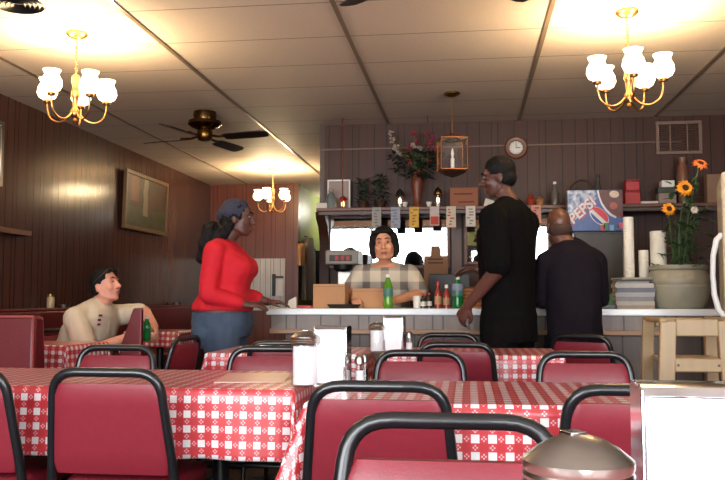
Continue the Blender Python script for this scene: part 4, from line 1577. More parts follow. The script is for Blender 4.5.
# menu slips hung from the shelf front
slips = [(376.5, 205.5, 227, srgb(150, 150, 148), srgb(110, 100, 96), 'grey-green paper slip hung first from the left under the bar shelf'),
         (395.5, 206, 227, srgb(150, 156, 172), srgb(110, 112, 128), 'bluish paper slip hung second from the left under the bar shelf'),
         (414, 206, 226.5, srgb(208, 168, 70), srgb(150, 92, 40), 'yellow paper slip hung under the bar shelf'),
         (434.5, 206, 225, srgb(190, 176, 172), srgb(190, 70, 50), 'pale paper slip with an orange-red lower half under the bar shelf'),
         (451, 206, 227, srgb(206, 192, 172), srgb(176, 60, 52), 'cream paper slip with red marks, left of the plain white slip'),
         (470.5, 206, 226.5, srgb(206, 200, 192), srgb(140, 120, 112), 'white paper slip hung beside the tall man\'s shoulder'),
         (536, 206, 224, srgb(206, 150, 130), srgb(170, 50, 44), 'reddish paper slip hung between the two men')]
for i, (px, yt, yb, c_, c2, lab) in enumerate(slips):
    a = at(px, yt, SY0 - .004)
    hz = a.z - at(px, yb, SY0 - .004).z
    wd_ = .085
    t = thing('hanging_paper_slip', lab, 'paper slip', (a.x, SY0 - .004, SZ - .002), 0, 'paper slips hanging under the bar shelf')
    MB().bx(-wd_ / 2, wd_ / 2, -.0008, .0008, -hz, 0).build('paper', mat('slip_%d' % i, c_, .7, var=.08, scale=40), t, False)
    pr_ = MB()
    rr = random.Random(i)
    if i == 3:
        pr_.bx(-wd_ * .42, wd_ * .42, -.002, -.0008, -hz * .95, -hz * .52)
    else:
        for k in range(6):
            z = -hz * (.12 + .14 * k)
            x0 = rr.uniform(-.4, -.1) * wd_
            pr_.bx(x0, x0 + rr.uniform(.2, .5) * wd_, -.002, -.0008, z - .012, z)
    pr_.build('print', mat('slip_print_%d' % i, c2, .7), t, False)
# right part of the shelf
c = son(632, 7.5)
t = thing('red_tin', 'bright red tin on the shelf right of the blue soda carton, upper of two', 'tin', (c[0], 7.5, SZ + .125))
MB().bx(-.06, .06, -.05, .05, 0, .085).build('tin', M_RED2, t, True, .006)
MB().bx(-.062, .062, -.052, .052, .085, .1).build('lid', mat('deep_red', srgb(140, 24, 30), .4), t, True, .004)
t = thing('red_tin', 'red tin on the shelf right of the blue soda carton, lower of two', 'tin', (c[0] - .003, 7.5, SZ))
MB().bx(-.066, .066, -.055, .055, 0, .11).build('tin', M_RED2, t, True, .006)
MB().bx(-.068, .068, -.057, .057, .11, .124).build('lid', mat('deep_red', srgb(140, 24, 30), .4), t, True, .004)
c = son(648, 7.46)
t = tag(MB().bx(-.075, .075, -.06, .06, 0, .022).build('paper_stack', M_PAPER, None, True, .003, loc=c), 'thin white stack of paper on the shelf beside the red tins', 'paper')
c = son(666, 7.52)
t = thing('tissue_box', 'pale box with white tissue above the sunflowers\' lowest bloom', 'box', c)
MB().bx(-.075, .075, -.06, .06, 0, .1).build('carton', mat('mauve_card', srgb(150, 130, 120), .6, var=.25, scale=30), t, True, .004)
t = thing('white_packet_box', 'dark green flat box carrying a white carton on the right of the shelf', 'box', (c[0], 7.52, SZ + .101))
MB().bx(-.08, .08, -.06, .06, 0, .05).build('carton', mat('dark_green_card', srgb(52, 62, 52), .6), t, True, .004)
t = thing('white_carton', 'white carton topmost on the right of the bar shelf', 'carton', (c[0] + .01, 7.52, SZ + .152))
MB().bx(-.055, .055, -.05, .05, 0, .06).build('carton', M_WHITE, t, True, .003)
c = son(683.5, 7.55)
t = thing('shelf_vase', 'tall brown vase on the shelf behind the topmost sunflowers', 'vase', c)
h = sh_h(163, 7.55)
MB().lathe([(0, 0), (.04, 0), (.05, h * .3), (.055, h * .55), (.045, h * .8), (.03, h * .88), (.04, h), (.034, h), (0, h * .9)], n=22).build('body', mat('brown_glaze', srgb(118, 78, 62), .35, var=.3), t)
c = son(713, 7.5)
t = tag(MB().bx(-.06, .06, -.05, .05, 0, sh_h(180)).build('tan_carton', mat('tan_card', srgb(138, 106, 84), .7), None, True, .004, loc=c), 'upright tan carton at the right end of the bar shelf', 'carton')
# basket handle and bottle behind the soda carton
c = son(582, 7.5)
t = thing('handled_basket', 'dark basket with a hooped handle behind the blue soda carton', 'basket', c)
MB().lathe([(0, 0), (.1, 0), (.12, .09), (.11, .09), (.09, .01), (0, .01)], n=20).build('basket', M_BASKET, t)
hh = sh_h(183)
MB().tube([(.115 * math.cos(a), 0, .08 + (hh - .08) * math.sin(a)) for a in [PI * k / 14 for k in range(15)]], .008, 8).build('handle', M_DWOOD, t)
c = son(598.5, 7.5)
t = thing('tall_bottle', 'slim dark bottle behind the blue soda carton', 'bottle', c)
h = sh_h(178)
MB().lathe([(0, 0), (.034, 0), (.034, h * .55), (.014, h * .72), (.013, h * .92), (0, h * .92)], n=16).build('body', M_GREY, t)
MB().lathe([(.016, h * .9), (.016, h), (0, h)], n=12).build('cap', M_PLASTICBLACK, t)

# clock, lantern, vent on the bar wall
q = at(516, 148, YB)
t = thing('wall_clock', 'small round wall clock with brown rim above the tall man', 'clock', (q.x, YB, q.z))
R90 = Matrix.Rotation(PI / 2, 3, 'X')
MB().lathe([(.055, .002), (.104, .002), (.108, .02), (.095, .032), (.066, .03), (.06, .014)], n=36, rot=R90, cap=False).build('rim', M_MWOOD, t)
MB().lathe([(0, .012), (.073, .012), (.073, .016), (0, .017)], n=36, rot=R90).build('dial', mat('clock_dial', srgb(222, 220, 214), .4), t)
hd = MB().box((0, -.02, .02), (.005, .003, .05)).box((.018, -.02, 0), (.04, .003, .006))
hd.build('hand', M_BLACK, t, False)
tk = MB()
for k in range(12):
    a = 2 * PI * k / 12
    tk.box((.052 * math.sin(a), -.0185, .052 * math.cos(a)), (.003, .002, .012), rot=Matrix.Rotation(a, 3, 'Y'))
tk.build('hour_marks', M_INK, t, False)
a, b = at(655, 122, YB), at(702, 154, YB)
t = thing('return_vent', 'brown louvred return vent high on the bar wall', 'vent', ((a.x + b.x) / 2, YB, b.z))
w, h = b.x - a.x, a.z - b.z
f = MB()
f.bx(-w / 2, w / 2, -.025, 0, 0, .03).bx(-w / 2, w / 2, -.025, 0, h - .03, h).bx(-w / 2, -w / 2 + .03, -.025, 0, .03, h - .03).bx(w / 2 - .03, w / 2, -.025, 0, .03, h - .03)
f.bx(-w * .2, -w * .17, -.02, 0, .03, h - .03).bx(w * .17, w * .2, -.02, 0, .03, h - .03)
f.build('frame', mat('vent_brown', srgb(122, 96, 82), .45), t, True, .003)
l = MB()
for k in range(12):
    l.box((0, -.008, .04 + k * (h - .08) / 11), (w - .06, .016, .003), rot=Matrix.Rotation(.6, 3, 'X'))
l.build('louvres', mat('vent_brown2', srgb(96, 74, 64), .5), t, False)
# hanging lantern
p = ceil_pt(452, 95)
LY = 6.62
p = at(452, 94, LY)
t = thing('hanging_lantern', 'brass framed glass lantern hung from the ceiling over the bar', 'lantern', (p.x, LY, ZC))
zt, zb = at(452, 137, LY).z - ZC, at(452, 173, LY).z - ZC
MB().lathe([(0, 0), (.065, 0), (.065, -.012), (.03, -.03), (0, -.034)], n=24).build('canopy', M_DBRASS, t)
MB().tube([(0, 0, -.03), (0, 0, zt + .02)], .004, 6).build('chain', M_BRASS, t)
f = MB()
R = .15
A4 = [(R * math.cos(PI / 4 + k * PI / 2 + .18), R * math.sin(PI / 4 + k * PI / 2 + .18)) for k in range(4)]
for x, y in A4:
    f.tube([(x, y, zb + .02), (x, y, zt - .02)], .007, 6)
f.tube([(x, y, zt - .02) for x, y in A4], .006, 6, closed=True)
f.tube([(x, y, zb + .02) for x, y in A4], .006, 6, closed=True)
for x, y in A4:
    f.tube([(x, y, zt - .02), (x * .5, y * .5, zt - .0), (0, 0, zt + .03)], .005, 6)
f.build('frame', mat('copper_brass', srgb(140, 92, 60), .4, 1.0, var=.3), t)
MB().lathe([(.0, zt - .03), (.06, zt - .035), (.05, zt - .02), (.015, zt)], n=16).build('smoke_cap', M_PLASTICBLACK, t, False)
MB().lathe([(0, zb + .02), (.1, zb + .02), (.11, zb + .005), (.06, zb - .02), (0, zb - .04)], n=8).build('base', M_DWOOD, t, False)
MB().lathe([(0, zb + .02), (.016, zb + .02), (.016, zb + .12), (.008, zb + .125), (.014, zb + .16), (.004, zb + .2), (0, zb + .2)], n=12).build('candle_bulb', M_WHITE, t)
g = MB()
g.loft([[V((x * .97, y * .97, zb + .025)) for x, y in A4], [V((x * .97, y * .97, zt - .025)) for x, y in A4]], cap=False)
g.build('glass_pane', M_GLASS, t, False)

# ------------------------------------------------------------------ passage: coats on hooks
def coat(label, px0, px1, yt, yb, y, m, seed, dep=.12):
    a, b = atx(px0, yt, XC0 + .06), atx(px1, yt, XC0 + .06)
    y0, y1 = a.y, b.y
    zt_, zb_ = a.z, atx((px0 + px1) / 2, yb, XC0 + .06).z
    r = random.Random(seed)
    t = thing('hanging_coat', label, 'coat', (XC0, (y0 + y1) / 2, zb_), 0, 'coats on the passage hooks')
    H = zt_ - zb_
    hw = max(.1, (y1 - y0) / 2)
    rings = []
    for i in range(12):
        f_ = i / 11
        ring = []
        wid = hw * (1.0 if f_ < .75 else 1.0 - .75 * ((f_ - .75) / .25) ** 1.3)
        for j in range(28):
            a_ = 2 * PI * j / 28
            rr = 1 + .09 * math.sin(a_ * 6 + seed) * (1 - f_)
            ring.append(V((.02 + dep * (.5 + .5 * math.cos(a_) * rr), wid * math.sin(a_) * rr, H * f_)))
        rings.append(ring)
    MB().loft(rings).build('body', m, t)
    MB().tube([(0.0, 0, H + .03), (.05, 0, H + .02), (.06, 0, H - .02)], .008, 8).build('hook', M_BLACK, t)
    return t
M_APRON = mat('tan_apron', srgb(196, 150, 104), .85, var=.1)
M_COAT = mat('grey_coat', srgb(124, 112, 102), .85, var=.15)
coat('long grey-brown coat hung in the passage beside the bar', 302.5, 313, 236, 300, 0, M_COAT, 1)
coat('short tan apron hung at the passage entrance', 298.5, 302, 243, 266, 0, M_APRON, 2, .1)
coat('short black coat hung deepest in the passage', 313.5, 318, 250, 290, 0, M_BLACKSHIRT, 3, .1)

# ------------------------------------------------------------------ fridge and high chair on the right
q = at(723, 300, 4.75)
fz_ = at(724, 172, 4.75).z
t = thing('refrigerator', 'cream refrigerator with a bowed handle at the right edge', 'refrigerator', (q.x, 4.72, 0), 0)
t.rotation_euler = (0, 0, math.radians(-14))
MB().bx(.06, .72, 0.0, .64, .03, fz_).build('cabinet', M_CREAM, t, True, .02)
dd = MB().bx(0, .055, 0.0, .64, .1, fz_).build('door', M_CREAM, t, True, .02)
hz0, hz1 = at(716, 316, 4.75).z, at(716, 234, 4.75).z
MB().tube([(0, .05, hz0), (-.03, .05, hz0 + .03), (-.05, .05, hz0 + .12), (-.055, .05, (hz0 + hz1) / 2), (-.05, .05, hz1 - .12), (-.03, .05, hz1 - .03), (0, .05, hz1)], [.016, .017, .015, .014, .015, .017, .016], 12).build('handle', M_WHITE, dd)
MB().bx(.08, .7, .02, .6, 0, .03).build('base', M_PLASTICBLACK, t, False)
# wooden high chair
HY = 3.75
a, b = at(657, 318, HY), at(738, 318, HY)
zt = a.z
t = thing('high_chair', 'pale wooden high chair at the right, behind the large napkin dispenser', 'high chair', ((a.x + b.x) / 2, HY, 0))
hw = (b.x - a.x) / 2
D = .36
def bar(p, q, wx, wy, m=M_PINE, name='post'):
    p, q = V(p), V(q)
    mb = MB()
    mb.loft([[p + V((sx * wx / 2, sy * wy / 2, 0)) for sx, sy in ((-1, -1), (1, -1), (1, 1), (-1, 1))], [q + V((sx * wx / 2, sy * wy / 2, 0)) for sx, sy in ((-1, -1), (1, -1), (1, 1), (-1, 1))]])
    return mb.build(name, m, t, True, .006)
wb = hw + .03
for sx in (-1, 1):
    bar((sx * (wb - .03), 0, 0), (sx * (hw - .05), .02, zt - .012), .07, .032, name='leg')
    bar((sx * (wb - .03), D, 0), (sx * (hw - .03), D - .04, zt - .012), .055, .032, name='leg')
    MB().bx(sx * (hw - .03) - .02, sx * (hw - .03) + .02, .0, D, zt - .022, zt).build('arm_rail', M_PINE, t, True, .009)
MB().bx(-hw + .08, hw - .08, .002, .03, zt - .08, zt - .004).build('tray_rail', M_PINE, t, True, .006)
MB().bx(-hw + .07, hw - .07, .0, .028, zt - .235, zt - .175).build('cross_rail', M_PINE, t, True, .006)
MB().bx(-hw + .06, hw - .06, D - .05, D - .02, zt - .05, zt - .006).build('back_rail', M_PINE, t, True, .006)
MB().bx(-hw + .04, hw - .04, .03, D - .05, zt - .20, zt - .18).build('seat', M_PINE, t, True, .005)
MB().bx(-hw + .02, hw - .02, .0, .028, .25, .3).build('footrest', M_PINE, t, True, .005)
for x in (-hw * .5, hw * .5):
    MB().lathe([(0, 0), (.006, 0), (.006, .004), (0, .004)], (x, .002, zt - .205), 10, rot=Matrix.Rotation(PI / 2, 3, 'X')).build('bolt', M_GREY, t)

# ------------------------------------------------------------------ people
def hand(mb, wrist, d, n, s=1.0, curl=.5, side=1, spread=.0, thumb=.6):
    """wrist point, d along the fingers, n out of the back of the hand, side +1: thumb towards d x n"""
    d = V(d).normalized()
    n = V(n)
    n = (n - d * n.dot(d)).normalized()
    y = n.cross(d).normalized() * side
    M = Matrix(((d.x, y.x, n.x, wrist[0]), (d.y, y.y, n.y, wrist[1]), (d.z, y.z, n.z, wrist[2]), (0, 0, 0, 1))) @ Matrix.Scale(s, 4)
    s0 = len(mb.v)
    rings = []
    for x, w, th in ((-.015, .026, .022), (.0, .028, .021), (.03, .037, .019), (.07, .042, .016), (.092, .041, .013), (.098, .036, .009)):
        rings.append([V((x, w * math.cos(2 * PI * j / 16), th * math.sin(2 * PI * j / 16))) for j in range(16)])
    mb.loft(rings)
    for fy, L, x0 in ((.031, .074, .088), (.011, .083, .092), (-.010, .077, .090), (-.029, .060, .084)):
        p = V((x0 - .012, fy, 0))
        ang = curl * .25
        pts, rs = [p.copy()], [.0095]
        for seg, fr in enumerate((.45, .32, .26)):
            ang += curl * (.7 if seg else .5)
            sp = fy * spread * 6
            p = p + V((math.cos(ang) * math.cos(sp), math.sin(sp) * .9, -math.sin(ang))) * L * fr * (1.16 if seg == 0 else 1)
            pts.append(p.copy())
            rs.append((.0088, .0082, .0072)[seg])
        mb.limb(pts, rs, n=10)
    tp = [V((.018, .026, -.006)), V((.045, .05, -.014 - .01 * curl)), V((.072, .058 - .012 * thumb, -.022 - .016 * curl)), V((.096, .055 - .022 * thumb, -.028 - .02 * curl))]
    mb.limb(tp, [.014, .0115, .0098, .008], n=10)
    mb.xform(M, s0)


def head(mb, M, s=1.0, neck_to=None, neck_r=.055, nose=1.0, jaw=1.0):
    """local head frame: +Y face, +Z up; face features as pieces of the same surface"""
    s0 = len(mb.v)
    mb.ball((0, -.006, .028), (.074, .094, .094), n=24)
    mb.ball((0, .020, -.035), (.060 * jaw, .068, .080), n=22)
    mb.ball((0, .058, -.094), (.027 * jaw, .024, .020), n=14)
    for sx in (-1, 1):
        mb.limb([(sx * .052 * jaw, .0, -.062), (sx * .034 * jaw, .045, -.090), (0, .066, -.098)], [.018, .016, .015], n=10)
        mb.ball((sx * .038, .062, -.026), (.026, .022, .024), n=12)
        mb.ball((sx * .030, .078, .034), (.028, .013, .010), n=12)
        mb.ball((sx * .074, -.008, -.012), (.010, .020, .033), n=12, rot=Matrix.Rotation(sx * .25, 3, 'Z'))
        mb.ball((sx * .013, .096, -.030), (.009, .011, .008), n=8)
    mb.limb([(0, .084, .026), (0, .098, -.004), (0, .108 + .004 * nose, -.027)], [.009, .011, .0125 * nose], n=10)
    mb.ball((0, .083, -.058), (.024, .012, .0065), n=12)
    mb.ball((0, .081, -.071), (.021, .012, .008), n=12)
    mb.xform(M @ Matrix.Scale(s, 4), s0)
    if neck_to is not None:
        a = M @ (V((0, -.012, -.07)) * s)
        mb.limb([a, V(neck_to)], [neck_r, neck_r * 1.1], n=18)


def face_parts(M, parent, s=1.0, brow=M_HAIR, lips=True, glance=0.0):
    S = M @ Matrix.Scale(s, 4)
    for sx in (-1, 1):
        e = MB()
        e.ball((sx * .030, .0815, .012), (.0135, .009, .0068), 0, 12)
        e.ball((sx * .030 + glance, .0862, .012), (.0058, .0050, .0058), 1, 10)
        e.xform(S)
        e.build('eye', [M_EYEW, M_EYED], parent)
        b = MB().limb([(sx * .014, .093, .036), (sx * .030, .0925, .041), (sx * .047, .082, .036)], [.0035, .0042, .0028], n=8)
        b.xform(S)
        b.build('eyebrow', brow, parent)
    if lips:
        l = MB().ball((0, .0885, -.0585), (.025, .0085, .0045), n=12).ball((0, .087, -.0680), (.021, .0085, .0052), n=12)
        l.xform(S)
        l.build('lips', M_LIP, parent)


def HM(pos, yaw=0.0, pitch=0.0, roll=0.0):
    """head frame: yaw + turns left, pitch + looks up"""
    return Matrix.Translation(pos) @ Matrix.Rotation(math.radians(yaw), 4, 'Z') @ Matrix.Rotation(math.radians(pitch), 4, 'X') @ Matrix.Rotation(math.radians(roll), 4, 'Y')


def traps(mb, T, A, B, e=0.0, r0=.05, r1=.05):
    """slope from the neck to both shoulder joints"""
    z, cx, cy, rx, ry = T[-1]
    for S in (A, B):
        s = V(S[0])
        sx = math.copysign(1, s.x)
        mb.limb([(cx + sx * .03, cy, z - .012 - e * .4), s.lerp(V((cx, cy, z)), .45) + V((0, 0, -.004)), s], [r0 + e, (r0 + r1) / 2 + e, r1 + e], n=16)


def grow(rings, e):
    return [(z, cx, cy, rx + e, ry + e) for z, cx, cy, rx, ry in rings]


def shoe(parent, p, d=(0, 1, 0), s=1.0):
    d = V(d).normalized()
    m = MB()
    side = V((d.y, -d.x, 0))
    rings = []
    for f, w, h in ((-.08, .028, .05), (-.06, .036, .085), (.0, .037, .085), (.06, .042, .06), (.13, .046, .045), (.17, .036, .035), (.185, .015, .022)):
        c = V(p) + d * f * s
        rings.append([c + side * (w * math.cos(2 * PI * j / 14)) + V((0, 0, h / 2 + h / 2 * math.sin(2 * PI * j / 14))) for j in range(14)])
    m.loft(rings)
    return m.build('shoe', M_SHOE, parent)


def person(label, loc, rz, build_body, skin, group=None):
    mb = MB()
    build_body(mb)
    o = organic(mb, 'person', skin, None, .0075, 3)
    o.location = loc
    o.rotation_euler = (0, 0, rz)
    return tag(o, label, 'person', group)


def garment(name, m, parent, fn, voxel=.010, smooth=4, wob=.006, wscale=9.0):
    mb = MB()
    fn(mb)
    return organic(mb, name, m, parent, voxel, smooth, wob, wscale)


def legs(mb, hipz, hw, e=0.0, fwd=0.0, foot=True, thick=1.0, ank=.09):
    for sx in (-1, 1):
        mb.limb([(sx * hw, fwd, hipz), (sx * (hw + .01), fwd + .015, hipz * .53), (sx * (hw + .015), fwd - .01, ank)],
                [.085 * thick + e, .056 * thick + e, .040 * thick + e])
        if foot:
            mb.limb([(sx * (hw + .015), fwd - .03, .05), (sx * (hw + .02), fwd + .12, .035)], [.035, .028])


# ---- woman in red at the left end of the counter (faces right, +X)
q = at(226, 300, 5.1)
PR = V((q.x, 5.1, 0))
T_R = [(.80, 0, -.015, .175, .150), (.88, 0, -.02, .195, .182), (.96, 0, -.02, .19, .172), (1.04, 0, -.012, .168, .145), (1.12, 0, 0, .158, .135), (1.20, 0, .018, .172, .152), (1.26, 0, .022, .178, .152), (1.33, 0, -.005, .175, .118), (1.385, 0, -.025, .14, .085), (1.415, 0, -.025, .07, .06)]
HR = HM((0, .075, 1.555), 0, -3)
RA = [(.185, -.03, 1.335), (.225, -.055, 1.07), (.14, .16, 1.005)]
LA = [(-.185, -.02, 1.335), (-.22, .0, 1.09), (-.17, .235, 1.02)]


def body_red(mb):
    mb.torso(T_R)
    traps(mb, T_R, RA, LA, 0, .042, .048)
    head(mb, HR, .98, (0, -.02, 1.40), .048, nose=1.1)
    mb.limb(RA, [.055, .043, .027])
    mb.limb(LA, [.055, .043, .027])
    hand(mb, RA[2], (-.12, 1, .02), (.4, .1, 1), .92, .5, 1)
    hand(mb, LA[2], (.05, 1, -.02), (-.1, 0, 1), .95, .35, -1)
    legs(mb, .84, .10, thick=1.2)


w1 = person('person in a red top and jeans with long dark hair at the counter\'s left end', PR, math.radians(-88), body_red, M_SKIN_DARK)
face_parts(HR, w1, .98)


def shirt_red(mb):
    mb.torso(grow([r for r in T_R if r[0] > .98], .014))
    mb.torso([(.965, 0, -.02, .205, .188), (1.0, 0, -.016, .208, .19), (1.05, 0, -.012, .185, .165), (1.08, 0, -.005, .172, .15)])
    traps(mb, T_R, RA, LA, .012, .042, .048)
    mb.limb(RA[:2] + [V(RA[1]).lerp(V(RA[2]), .82)], [.070, .058, .042])
    mb.limb(LA[:2] + [V(LA[1]).lerp(V(LA[2]), .7)], [.070, .058, .044])
    for sx in (-1, 1):
        mb.ball((sx * .075, .115, 1.235), (.085, .075, .08), n=16)


garment('red_top', M_REDSHIRT, w1, shirt_red, wob=.007)


def jeans_red(mb):
    mb.torso(grow([r for r in T_R if r[0] < 1.02], .012))
    legs(mb, .84, .10, .016, foot=False, thick=1.22)
    for sx in (-1, 1):
        mb.ball((sx * .09, -.09, .845), (.11, .108, .12), n=16)


garment('jeans', M_JEANS, w1, jeans_red)
for sx in (-1, 1):
    shoe(w1, (sx * .115, -.01, 0))


def hair_red(mb):
    s0 = len(mb.v)
    mb.ball((0, -.022, .035), (.084, .094, .092), n=22)
    mb.ball((0, -.05, -.02), (.080, .070, .085), n=18)
    mb.xform(HR, s0)
    for sx, yy, zz, r in ((.075, .035, 1.50, .028), (.078, .0, 1.46, .042), (.075, -.04, 1.42, .05), (.02, -.09, 1.46, .07), (-.05, -.08, 1.45, .06), (.05, -.1, 1.40, .055), (.03, -.13, 1.35, .05), (-.03, -.12, 1.36, .05), (.09, -.07, 1.37, .04), (.05, -.15, 1.30, .036), (.0, -.14, 1.29, .035)):
        mb.ball((sx, yy, zz), (r, r, r * 1.15), n=12)
    for k in range(26):
        a = random.Random(k).uniform(0, 1)
        b = random.Random(k + 50).uniform(-.09, .1)
        mb.limb([(b, -.06 - .05 * a, 1.52 - .05 * a), (b * 1.05, -.1 - .04 * a, 1.40), (b * .95, -.13 + .03 * a, 1.31 - .04 * a)], [.016, .02, .012], n=8)


garment('hair', M_HAIR, w1, hair_red, .008, 2, .007, 40)


def scarf_red(mb):
    s0 = len(mb.v)
    mb.ball((0, -.018, .048), (.087, .099, .088), n=24)
    mb.ball((0, -.095, .035), (.05, .045, .05), n=14)
    mb.xform(HR @ Matrix.Rotation(.18, 4, 'X'), s0)


garment('head_scarf', M_SCARF, w1, scarf_red, .008, 3, .004, 25)

# ---- woman in plaid behind the counter (faces the camera)
q = at(387, 300, 6.22)
PP = V((q.x, 6.22, 0))
T_P = [(.78, 0, 0, .17, .12), (.88, 0, .0, .175, .125), (.98, 0, .03, .16, .115), (1.08, 0, .06, .165, .118), (1.16, 0, .09, .178, .122), (1.225, 0, .11, .182, .105), (1.27, 0, .125, .15, .08), (1.295, 0, .13, .08, .06)]
HP = HM((0, .215, 1.44), 3, -2, 4)
PRA = [(.178, .12, 1.225), (.265, .17, 1.085), (.19, .40, 1.035)]
PLA = [(-.178, .12, 1.225), (-.27, .17, 1.08), (-.10, .42, 1.03)]


def body_plaid(mb):
    mb.torso(T_P)
    traps(mb, T_P, PRA, PLA, 0, .04, .046)
    head(mb, HP, 1.02, (0, .135, 1.285), .05, nose=.8, jaw=1.18)
    mb.limb(PRA, [.052, .042, .028])
    mb.limb(PLA, [.052, .042, .028])
    hand(mb, PRA[2], (-.25, 1, -.15), (.3, 0, 1), .9, .7, 1)
    hand(mb, PLA[2], (.45, 1, -.12), (-.3, 0, 1), .9, .7, -1)
    legs(mb, .82, .09)


w2 = person('person with black bobbed hair in a plaid shirt, leaning behind the counter', PP, PI, body_plaid, M_SKIN_TAN)
face_parts(HP, w2, 1.02)


def shirt_plaid(mb):
    mb.torso(grow(T_P[:-1], .016))
    traps(mb, T_P, PRA, PLA, .012, .036, .05)
    for A in (PRA, PLA):
        mb.limb([A[0], V(A[0]).lerp(V(A[1]), .86)], [.075, .066])


garment('plaid_shirt', M_PLAID, w2, shirt_plaid, wob=.005)
garment('trousers', M_GREYJEANS, w2, lambda mb: (mb.torso(grow(T_P[:2], .008)), legs(mb, .82, .09, .014, foot=False)))
for sx in (-1, 1):
    shoe(w2, (sx * .105, 0, 0))


def hair_bob(mb):
    s0 = len(mb.v)
    mb.ball((0, -.024, .038), (.090, .098, .095), n=24)
    mb.ball((0, -.055, -.03), (.088, .065, .09), n=18)
    for sx in (-1, 1):
        mb.limb([(sx * .070, .03, .055), (sx * .083, .012, .0), (sx * .082, .01, -.05), (sx * .072, .022, -.088)], [.028, .026, .027, .016], n=12)
        mb.ball((sx * .048, .058, .086), (.034, .022, .018), n=14)
    mb.ball((-.01, .062, .092), (.036, .02, .017), n=12)
    mb.xform(HP @ Matrix.Scale(1.06, 4), s0)


garment('hair', M_HAIR, w2, hair_bob, .007, 3, .003, 30)

# ---- tall man in black
q = at(509, 300, 5.1)
PB = V((q.x, 5.1, 0))
T_B = [(.80, 0, 0, .17, .125), (.92, 0, 0, .175, .13), (1.04, 0, .005, .17, .125), (1.18, 0, .01, .178, .125), (1.32, 0, .012, .198, .132), (1.44, 0, .008, .205, .128), (1.53, 0, -.005, .195, .108), (1.59, 0, -.012, .15, .085), (1.63, 0, -.012, .075, .065)]
HB = HM((-.015, .055, 1.79), 28, -9)
BLA = [(-.215, -.02, 1.52), (-.275, -.085, 1.215), (-.265, .13, 1.00)]
BRA = [(.215, -.01, 1.52), (.25, .07, 1.24), (.13, .30, 1.23)]


def body_black(mb):
    mb.torso(T_B)
    traps(mb, T_B, BLA, BRA, 0, .05, .058)
    head(mb, HB, 1.04, (0, -.01, 1.62), .058, nose=1.2)
    mb.limb(BLA, [.062, .049, .031])
    mb.limb(BRA, [.062, .049, .031])
    hand(mb, BLA[2], (.12, .62, -.78), (-1, .1, .1), 1.05, .6, 1)
    hand(mb, BRA[2], (-.2, 1, .02), (.3, .1, 1), 1.0, .5, 1)
    legs(mb, .86, .10, thick=1.1)


w3 = person('tall person in a black t-shirt seen from behind, arm hanging by the counter', PB, math.radians(58), body_black, M_SKIN_DARK)
face_parts(HB, w3, 1.04)


def shirt_black(mb):
    mb.torso(grow(T_B[:-1], .02) + [(1.645, 0, -.010, .078, .07)])
    mb.torso([(.78, 0, 0, .2, .158), (.95, 0, .0, .2, .155)])
    mb.torso([(1.585, 0, -.012, .085, .078), (1.645, 0, -.008, .07, .068)])
    traps(mb, T_B, BLA, BRA, .016, .05, .062)
    for A, f in ((BLA, .92), (BRA, .8)):
        mb.limb([A[0], V(A[0]).lerp(V(A[1]), f)], [.088, .078])


garment('black_shirt', M_BLACKSHIRT, w3, shirt_black, wob=.007)
garment('trousers', M_BLACKSHIRT, w3, lambda mb: (mb.torso(grow(T_B[:2], .008)), legs(mb, .86, .10, .02, foot=False, thick=1.12)))
for sx in (-1, 1):
    shoe(w3, (sx * .115, 0, 0), s=1.1)


def hair_short(M, s):
    def fn(mb):
        s0 = len(mb.v)
        mb.ball((0, -.016, .042), (.081, .094, .090), n=24)
        mb.ball((0, -.045, -.01), (.074, .062, .06), n=16)
        mb.xform(M @ Matrix.Scale(s, 4), s0)
    return fn


garment('hair', M_HAIR, w3, hair_short(HB, 1.06), .008, 2, .003, 60)

# ---- man in navy, back to the camera
q = at(574, 300, 5.22)
PN = V((q.x, 5.22, 0))
T_N = [(.70, 0, 0, .145, .12), (.80, 0, 0, .152, .13), (.92, 0, 0, .15, .132), (1.04, 0, .012, .15, .13), (1.16, 0, .03, .157, .128), (1.26, 0, .045, .16, .115), (1.33, 0, .055, .14, .095), (1.385, 0, .06, .08, .072)]
HN = HM((-.065, .095, 1.50), 4, -6)
NLA = [(-.15, .05, 1.27), (-.172, .10, 1.04), (-.12, .30, 1.02)]
NRA = [(.15, .05, 1.27), (.182, .09, 1.05), (.12, .30, 1.02)]


def body_navy(mb):
    mb.torso(T_N)
    traps(mb, T_N, NLA, NRA, 0, .05, .054)
    head(mb, HN, .98, (-.02, .055, 1.37), .058)
    mb.limb(NLA, [.056, .046, .03])
    mb.limb(NRA, [.056, .046, .03])
    hand(mb, NLA[2], (.3, 1, -.1), (0, 0, 1), .95, .4, -1)
    hand(mb, NRA[2], (-.3, 1, -.1), (0, 0, 1), .95, .4, 1)
    legs(mb, .76, .095)


w4 = person('balding person in a dusky navy shirt, back to the camera, beside the tall man', PN, math.radians(8), body_navy, M_SKIN_BROWN)
face_parts(HN, w4, .98)


def shirt_navy(mb):
    mb.torso(grow(T_N[:-1], .018) + [(1.365, 0, .058, .125, .085), (1.405, 0, .062, .08, .07)])
    mb.torso([(1.37, 0, .06, .08, .07), (1.405, -.005, .062, .068, .064)])
    traps(mb, T_N, NLA, NRA, .016, .05, .056)
    for A in (NLA, NRA):
        mb.limb([A[0], A[1], V(A[1]).lerp(V(A[2]), .8)], [.076, .066, .05])


garment('navy_shirt', M_NAVYSHIRT, w4, shirt_navy, wob=.008)
garment('trousers', M_BLACKSHIRT, w4, lambda mb: (mb.torso(grow(T_N[:2], .008)), legs(mb, .76, .095, .018, foot=False)))
for sx in (-1, 1):
    shoe(w4, (sx * .11, 0, 0))


def hair_fringe(mb):
    s0 = len(mb.v)
    mb.ball((0, -.032, -.022), (.0755, .0625, .062), n=24)
    mb.xform(HN, s0)


